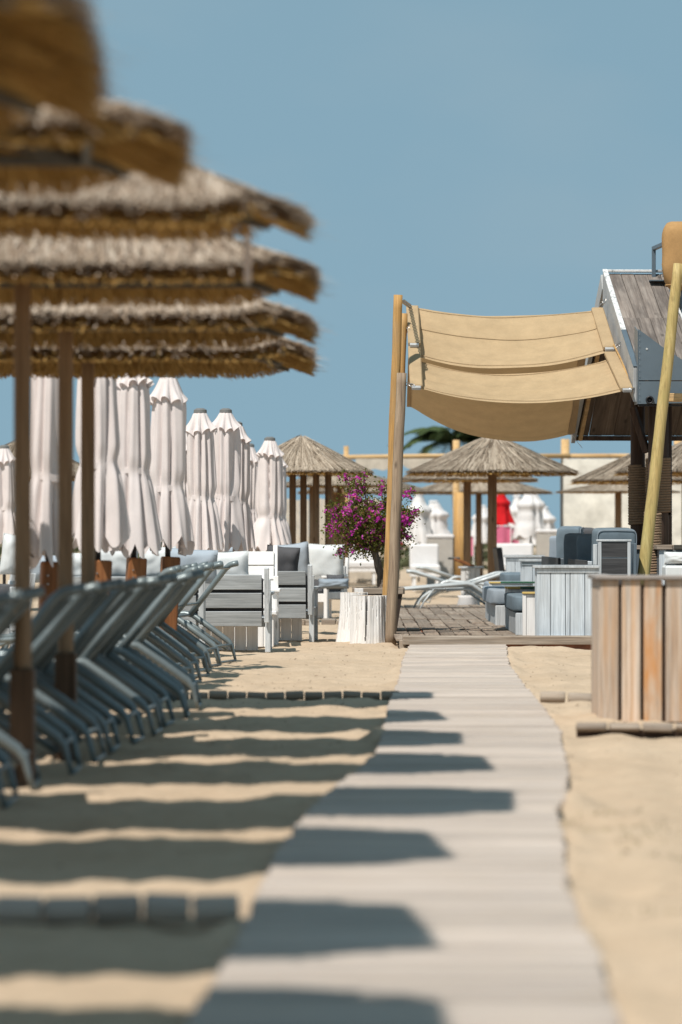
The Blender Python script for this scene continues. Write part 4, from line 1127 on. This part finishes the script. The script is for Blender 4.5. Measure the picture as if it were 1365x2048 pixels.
mb = MB(); mb.box((0, 0, hh-.07), (.5, .5, .04)); mb.build('soil', M['soil'], t)
mb = MB(); mb.box((-.22, -.34, hh-.05), (.10, .03, .10)); mb.build('side_board', M['paint_white'], t, bevel=.004)

random.seed(77)
bz = hh-.05
bt = thing('bougainvillea', 'bougainvillea tree with magenta blossoms in the dark square planter', 'flowering tree', (px(757, Zt), Zt, bz))
sc = Zt/F
def cp(x, y, dy=0): return Vector(((x-757)*sc, dy, pz(y, Zt)-bz))
for k in range(3):
    pts = []
    for i in range(15):
        f = i/14; a = f*5.5+k*2.1
        c = cp(765, 1182).lerp(cp(752, 1100), f)
        pts.append(c+Vector((math.cos(a), math.sin(a), 0))*.026*(1-.3*f)+Vector((.012*math.sin(f*5), 0, 0)))
    MB().tube(pts, [.034-.012*i/14 for i in range(15)], 8).build('trunk', M['bark'], bt, True)
tips = []
cen = cp(742, 1048)
br = MB()
shoots = [((735, 1010), (727, 945)), ((735, 1000), (716, 955)), ((705, 1000), (688, 948)), ((770, 1000), (763, 968)), ((800, 1005), (826, 980)), ((800, 1030), (833, 1022)), ((690, 1050), (657, 1054)), ((700, 1090), (676, 1105)), ((790, 1060), (818, 1075)), ((690,1020),(668,1012)), ((720,1000),(706,962))]
for (a, b) in shoots:
    p0, p1 = cp(*a, U(-.15, .15)), cp(*b, U(-.2, .15)); tips += [(p0.lerp(p1, f), .035+.03*(1-f), 0) for f in (.35, .55, .75, .9, 1)]
    br.tube([cen, p0, p0.lerp(p1, .5)+Vector((U(-.02, .02), 0, 0)), p1], [.009, .006, .004, .0025], 5)
for i in range(105):
    while True:
        v = Vector((U(-1, 1), U(-1, 1), U(-1, 1)))
        if .35 < v.length < 1: break
    p = cen+Vector((v.x*.40, v.y*.36, v.z*.335-(.05 if abs(v.x) < .3 else 0)))
    if noise.noise(p*4.5+Vector((5, 5, 5))) < -.2: continue
    tips.append((p, U(.05, .10), 1))
    base = cp(752, 1102)+Vector((U(-.03, .03), U(-.03, .03), U(-.02, .03)))
    mid = base.lerp(p, .55)+Vector((U(-.05, .05), U(-.05, .05), U(0, .05)))
    br.tube([base, mid, p], [.010, .006, .003], 5)
br.build('branches', M['bark'], bt, True)
lf = MB(); fl = MB()
def leafq(mb, p, L, wd):
    d = Vector((random.gauss(0, 1), random.gauss(0, 1), random.gauss(-.1, .8))).normalized(); s = d.orthogonal().normalized()
    s = Matrix.Rotation(U(0, 6.28), 3, d) @ s
    n = d.cross(s)*L*.18
    mb.quad(p, p+d*L*.5+s*wd+n, p+d*L, p+d*L*.5-s*wd+n)
for (p, sp, big) in tips:
    for i in range(random.randint(90, 130) if big else random.randint(14, 22)):
        q = p+Vector((random.gauss(0, sp), random.gauss(0, sp), random.gauss(0, sp*.9)))
        leafq(lf, q, U(.024, .046), U(.008, .014))
    hgt = (p.z-cen.z)/.4
    nfw = random.choice((3, 6, 9, 13, 17)) if big else random.choice((1, 2, 3))
    if big and hgt < -.45: nfw = random.choice((0, 1, 2, 4))
    if big:
        out = (p-cen); out.normalize()
    for i in range(nfw):
        q = p+Vector((random.gauss(0, sp*.55), random.gauss(0, sp*.55), random.gauss(0, sp*.55)))+((p-cen).normalized()*sp*.7 if big else Vector())
        for k in range(5): leafq(fl, q+Vector((U(-.006, .006), U(-.006, .006), U(-.006, .006))), U(.022, .036), U(.012, .018))
o = lf.build('leaves', M['leaf'], bt); o['kind'] = 'stuff'
o = fl.build('blossoms', M['flower'], bt); o['kind'] = 'stuff'

# ------------------------------------------------------------------ far background
def flat_lounger(label, x, Z, rz, g=None):
    t = make_lounger(label, 'pale loungers behind the deck', 'alu_pale', 'sling_pale', True); t.location = (px(x, Z), Z, 0); t.rotation_euler = (0, 0, rz); return t
flat_lounger('pale sun lounger with bowed legs left of the white plank box', 890, 60, math.pi)
flat_lounger('pale sun lounger in front of the white plank box', 935, 57.0, .15)
flat_lounger('pale sun lounger with raised back farther behind the plank box', 905, 66, math.pi+.1)
t = thing('plank_box', 'white plank box planter among the pale loungers', 'planter', (px(942, 64), 64, 0))
for k in range(4): slab(t, 'plank', -.16+.08*k, -.085+.08*k, 0, .03, 0, .62, M['paint_white'], .004)
slab(t, 'rim', -.2, .22, -.03, .4, .62, .65, M['paint_grey']); slab(t, 'body', -.155, .155, .035, .36, 0, .61, M['paint_white'])
t = thing('stone_vase', 'small white round pot below the white plank box', 'pot', (px(935, 59.5), 59.5, 0)); mb = MB()
mb.tube([(0, 0, 0), (0, 0, .1), (0, 0, .2), (0, 0, .24)], [.10, .16, .13, .15], 16); mb.build('pot', M['parasol_w'], t, True)
t = thing('brown_armrest', 'brown wooden tray resting on the white plank box', 'tray', (px(928, 64), 64, .655))
mb = MB(); mb.box((0, .1, .06), (.36, .2, .05), Euler((0, .38, .1))); mb.build('board', M['brown'], t, bevel=.01)
mb = MB(); mb.box((-.16, .1, .13), (.2, .22, .04)); mb.build('tray_rim', M['frame'], t, bevel=.01)
for i, (x, Z, lab) in enumerate(((1010, 62.8, 'dark striped folded cushion stack before the far white loungers'), (1040, 66, 'striped cushion stack nearer to the beige box'))):
    t = thing('striped_cushion', lab, 'cushion', (px(x, Z), Z, 0), .3, 'striped cushion stacks')
    for k in range(6):
        mb = MB(); mb.box((.02*k, 0, .12+.09*k), (.42, .4, .07), Euler((0, -.5, 0))); mb.build('layer', M['pillow_k'] if k % 2 == 0 else M['pillow_b'], t, bevel=.02)
t = thing('dark_backrest', 'dark board backrest beside the thick umbrella post', 'backrest', (px(996, 62.6), 61.6, 0), .2)
mb = MB(); mb.box((0, 0, .55), (.09, .3, .85), Euler((0, -.12, 0))); mb.build('board', M['blackmetal'], t, bevel=.01)
mb = MB(); mb.box((0.02, 0, .06), (.2, .3, .12)); mb.build('foot', M['frame'], t, bevel=.01)
# white and red closed parasols far behind
far = [(838, 96, 990, 1085, 'parasol_w', 1.6, 'far white closed parasol right beside the sail posts'), (868, 99, 1003, 1085, 'parasol_w', 1.7, 'far white closed parasol left of the amber post'),
       (1004, 98, 985, 1047, 'parasol_r', 1.25, 'far red closed parasol right of the thick umbrella post'), (1035, 101, 992, 1085, 'parasol_w', 1.6, 'far white closed parasol directly right of the red one'),
       (1062, 97, 978, 1075, 'parasol_w', 1.8, 'far white closed parasol with hanging vent, tallest of its group'), (1088, 104, 1015, 1085, 'parasol_w', 1.8, 'far white closed parasol at the right end of its group'), (798, 100, 1008, 1085, 'parasol_r', 1.0, 'far red closed parasol glowing through the flowering tree'),
       (965, 103, 1012, 1085, 'parasol_w', 1.5, 'far white closed parasol seen between the umbrella posts')]
for i, (x, Z, yc, yb, m_, wd_, lab) in enumerate(far):
    closed_parasol(lab, x, Z, yc, yb, (yc+yb*2)/3, yc+22, 200+i, wd_, m_, flare=1.6, detail=False, group='far closed parasols by the shore')
t = None
for i, (x, Z, w_, y0, lab) in enumerate(((852, 80, .62, 1078, 'white far lounge bed below the white parasols'), (1030, 84, .95, 1080, 'white far lounge bed right of the thick umbrella post'), (720, 90, .8, 1090, 'white far lounge bed seen below the flowering tree'))):
    t = thing('lounge_bed', lab, 'lounge bed', (px(x, Z), Z, 0), 0, 'white lounge beds by the shore')
    slab(t, 'mattress', -w_/2, w_/2, 0, 1.6, .38, .55, M['parasol_w'], .04); slab(t, 'backrest', -w_/2, w_/2, 1.3, 1.5, .45, .98, M['parasol_w'], .04)
    for sx in (-w_/2+.04, w_/2-.1):
        for sy in (.05, 1.45): slab(t, 'leg', sx, sx+.07, sy, sy+.07, 0, .39, M['paint_white'])
    slab(t, 'frame', -w_/2, w_/2, .02, 1.55, .30, .375, M['paint_white'])
for i, (x, Z, w_, h_, lab) in enumerate(((881, 88, .6, .78, 'beige storage box with white lid left of the amber post'), (1104, 90, .68, .9, 'beige storage box with white lid before the white wall'))):
    t = thing('storage_box', lab, 'storage box', (px(x, Z), Z, 0), 0, 'beige boxes by the shore')
    slab(t, 'body', -w_/2, w_/2, 0, .6, 0, h_+.3, M['beige'], .02); slab(t, 'lid', -w_/2-.02, w_/2+.02, -.02, .62, h_+.302, h_+.4, M['parasol_w'], .03)
for i, (x, y, Z, lab) in enumerate(((930, 1088, 96, 'pink towel hanging left of the amber post'), (1005, 1068, 97, 'pink towel below the red parasol'), (1022, 1072, 98, 'pale pink towel right below the white parasols'))):
    t = thing('towel', lab, 'towel', (px(x, Z), Z, 0), 0, 'pink towels by the shore')
    zt = pz(y-16, Z)
    mb = MB(); mb.grid(lambda u, v: ((u-.5)*.42, .03*math.sin(u*9), zt-.5*v+.02*math.sin(u*7)), 14, 6); mb.build('cloth', M['pink'], t, True, solid=1)
    mb = MB(); mb.tube([(-.24, 0, zt), (.24, 0, zt)], .012, 6); mb.tube([(-.22, 0, 0), (-.22, 0, zt)], .015, 6); mb.tube([(.22, 0, 0), (.22, 0, zt)], .015, 6); mb.build('rack', M['paint_white'], t)
# pergola of amber poles with pale netting
pg = thing('pergola', 'far amber timber pergola with pale netting behind the umbrellas', 'pergola', (px(900, 88), 88, 0))
ox = px(900, 88)
zbm = pz(912, 88)
mb = MB(); mb.tube([(px(560, 88)-ox, 0, zbm-.05), (px(860, 88)-ox, .1, zbm), (px(1142, 88)-ox, 0, zbm)], .055, 10); mb.build('beam', M['timber'], pg, True)
mb = MB(); mb.tube([(px(1142, 88)-ox, 0, zbm), (px(1480, 88)-ox, .1, zbm)], .055, 10); mb.build('beam', M['timber'], pg, True)
for (x, yt, r) in ((693, 892, .06), (913, 880, .08), (1131, 878, .10), (1357, 878, .10)):
    mb = MB(); X = px(x, 88.1)-ox; mb.tube([(X, .12, 0), (X, .12, pz(yt, 88))], r, 12); mb.build('post', M['timber'], pg, True)
mb = MB(); X = px(922, 86)-ox; mb.tube([(X, -2, 0), (X, -2, pz(985, 86))], .14, 14); mb.build('post', M['pole_amber'], pg, True)
mb = MB(); mb.grid(lambda u, v: (px(712, 88)-ox+u*(px(915, 88)-px(712, 88)), -.07, zbm-.06-v*(.22+.07*math.sin(u*11)+.05*math.sin(u*27))), 40, 5); mb.build('netting', M['reedwall'], pg, True, solid=1)
t = thing('white_wall', 'whitewashed far wall with faint stains right of the umbrellas', 'wall', (px(1128, 87), 87.3, 0))
mb = MB()
def wf(u, v):
    x = u*3.0; z = v*(pz(917, 87)+.02*noise.noise(Vector((u*30, 0, 0)))*v)
    return (x+.01*math.sin(v*20), .02*noise.noise(Vector((x*2, z*2, 3))), z)
mb.grid(wf, 60, 20)
mb.grid(lambda u, v: tuple(Vector(wf(1-u, v))+Vector((0, .2, 0))), 60, 20)
mb.box((1.5, .1, pz(917, 87)-.03), (3.0, .19, .03)); mb.box((.0, .1, 1.3), (.03, .2, 2.6))
mb.build('render_coat', M['wall'], t)
mb = MB(); mb.tube([(-.03, 0, 0), (-.03, 0, 2.7)], .035, 8); mb.build('corner_pole', M['frame'], t)
t = thing('reed_screen', 'pale reed screen behind the posts left of the flowering tree', 'screen', (px(540, 92), 92, 0))
for k in range(34):
    mb = MB(); mb.box((.04+.078*k, U(-.01, .01), 1.02+U(-.03, .03)), (.07, .03, 2.0)); mb.build('slat', M['reedwall'], t)
# palm
random.seed(9)
pp = thing('palm_tree', 'dark green palm crown showing under the shade sail', 'palm tree', (px(910, 108), 108, 0))
ch = pz(880, 108)
mb = MB(); mb.tube([(.2, 0, 0), (.1, 0, ch*.5), (0, 0, ch)], [.2, .16, .14], 10); mb.build('trunk', M['bark'], pp, True)
for k in range(24):
    a = k*2.39996; el = U(.2, 1.1); L = U(1.5, 2.2)
    d = Vector((math.cos(a), math.sin(a)*.9, 0)); pts = []
    for i in range(9):
        f = i/8; pts.append(Vector((0, 0, ch))+d*L*f*math.cos(el*.7)+Vector((0, 0, L*(math.sin(el)*f-.75*f*f))))
    mb = MB(); mb.tube(pts, [.018-.0018*i for i in range(9)], 5)
    sd_ = Vector((-d.y, d.x, 0))
    for i in range(70):
        f = .12+.88*i/70; j = min(7, int(f*8)); c = pts[j].lerp(pts[j+1], f*8-j)
        for s in (-1, 1):
            l = .6*(1-.6*f)*(.6+min(1, f*4)*.4)*U(.8, 1.1); e = c+sd_*s*l*.8+d*l*.45+Vector((0, 0, -l*.35)); wv = d*.028
            mb.quad(c-wv, c+wv, e+wv*.2, e-wv*.2)
    mb.build('frond', M['palm'], pp)
# scrub at the horizon
random.seed(3)
mb = MB()
for i in range(5200):
    x = U(-26, 26); y = U(125, 150); h = .55+.45*noise.noise(Vector((x*.25, y*.2, 0)))+.3*noise.noise(Vector((x*1.1, 3, 0)))
    p = Vector((x, y, max(.02, U(0, 1)*max(.25, h+.35)))); leafq(mb, p, U(.25, .5), U(.08, .16))
tag(mb.build('far_scrub', M['scrub']), 'low green scrub along the far edge of the beach', None, None, 'stuff')
# debris and grass on the sand
random.seed(13)
mb = MB()
for i in range(1900):
    y = 26+22*R()**1.3 if R() < .7 else U(12, 30); x = U(-1.6, 3.4)
    if y < 39.8:
        l, r = walk_edges(y)
        if l-.02 < x < r+.02: continue
    elif x > .5: continue
    z = sand_z(x, y)+.004; a = U(0, 6.28); d = Vector((math.cos(a), math.sin(a), U(-.1, .3))); s = Vector((-math.sin(a), math.cos(a), 0))
    L = U(.005, .02)*(2.6 if R() < .12 else 1); wd_ = U(.002, .0055)
    p = Vector((x, y, z)); n = Vector((0, 0, wd_*1.2))
    b = len(mb.v); mb.v += [p-s*wd_, p+s*wd_, p+d*L, p+d*L*.4+n]; mb.f += [(b, b+1, b+3), (b+1, b+2, b+3), (b, b+3, b+2)]
tag(mb.build('sand_litter', M['debris']), 'small twigs and shells scattered on the sand', None, None, 'stuff')
mb = MB()
for (gx, gy, n, sp) in ((px(1245, 15.5), 15.5, 60, .10), (px(1300, 14.7), 14.7, 40, .10), (px(1215, 16.2), 16.2, 30, .07), (px(1340, 12), 12.0, 30, .08), (px(1350, 13.9), 13.9, 30, .07), (px(1135, 15.8), 15.8, 12, .04)):
    for i in range(n):
        x = gx+random.gauss(0, sp); y = gy+random.gauss(0, sp); z = sand_z(x, y)-.01
        d = Vector((random.gauss(0, .6), random.gauss(0, .6), 1)).normalized(); L = U(.02, .07); s = d.orthogonal().normalized()*U(.002, .004)
        p = Vector((x, y, z)); mb.quad(p-s, p+s, p+d*L+s*.2+Vector((0, 0, -.01)), p+d*L-s*.2+Vector((0, 0, -.01)))
tag(mb.build('grass_tufts', M['grass']), 'sparse dry grass sprouting in the sand right of the boardwalk', None, None, 'stuff')
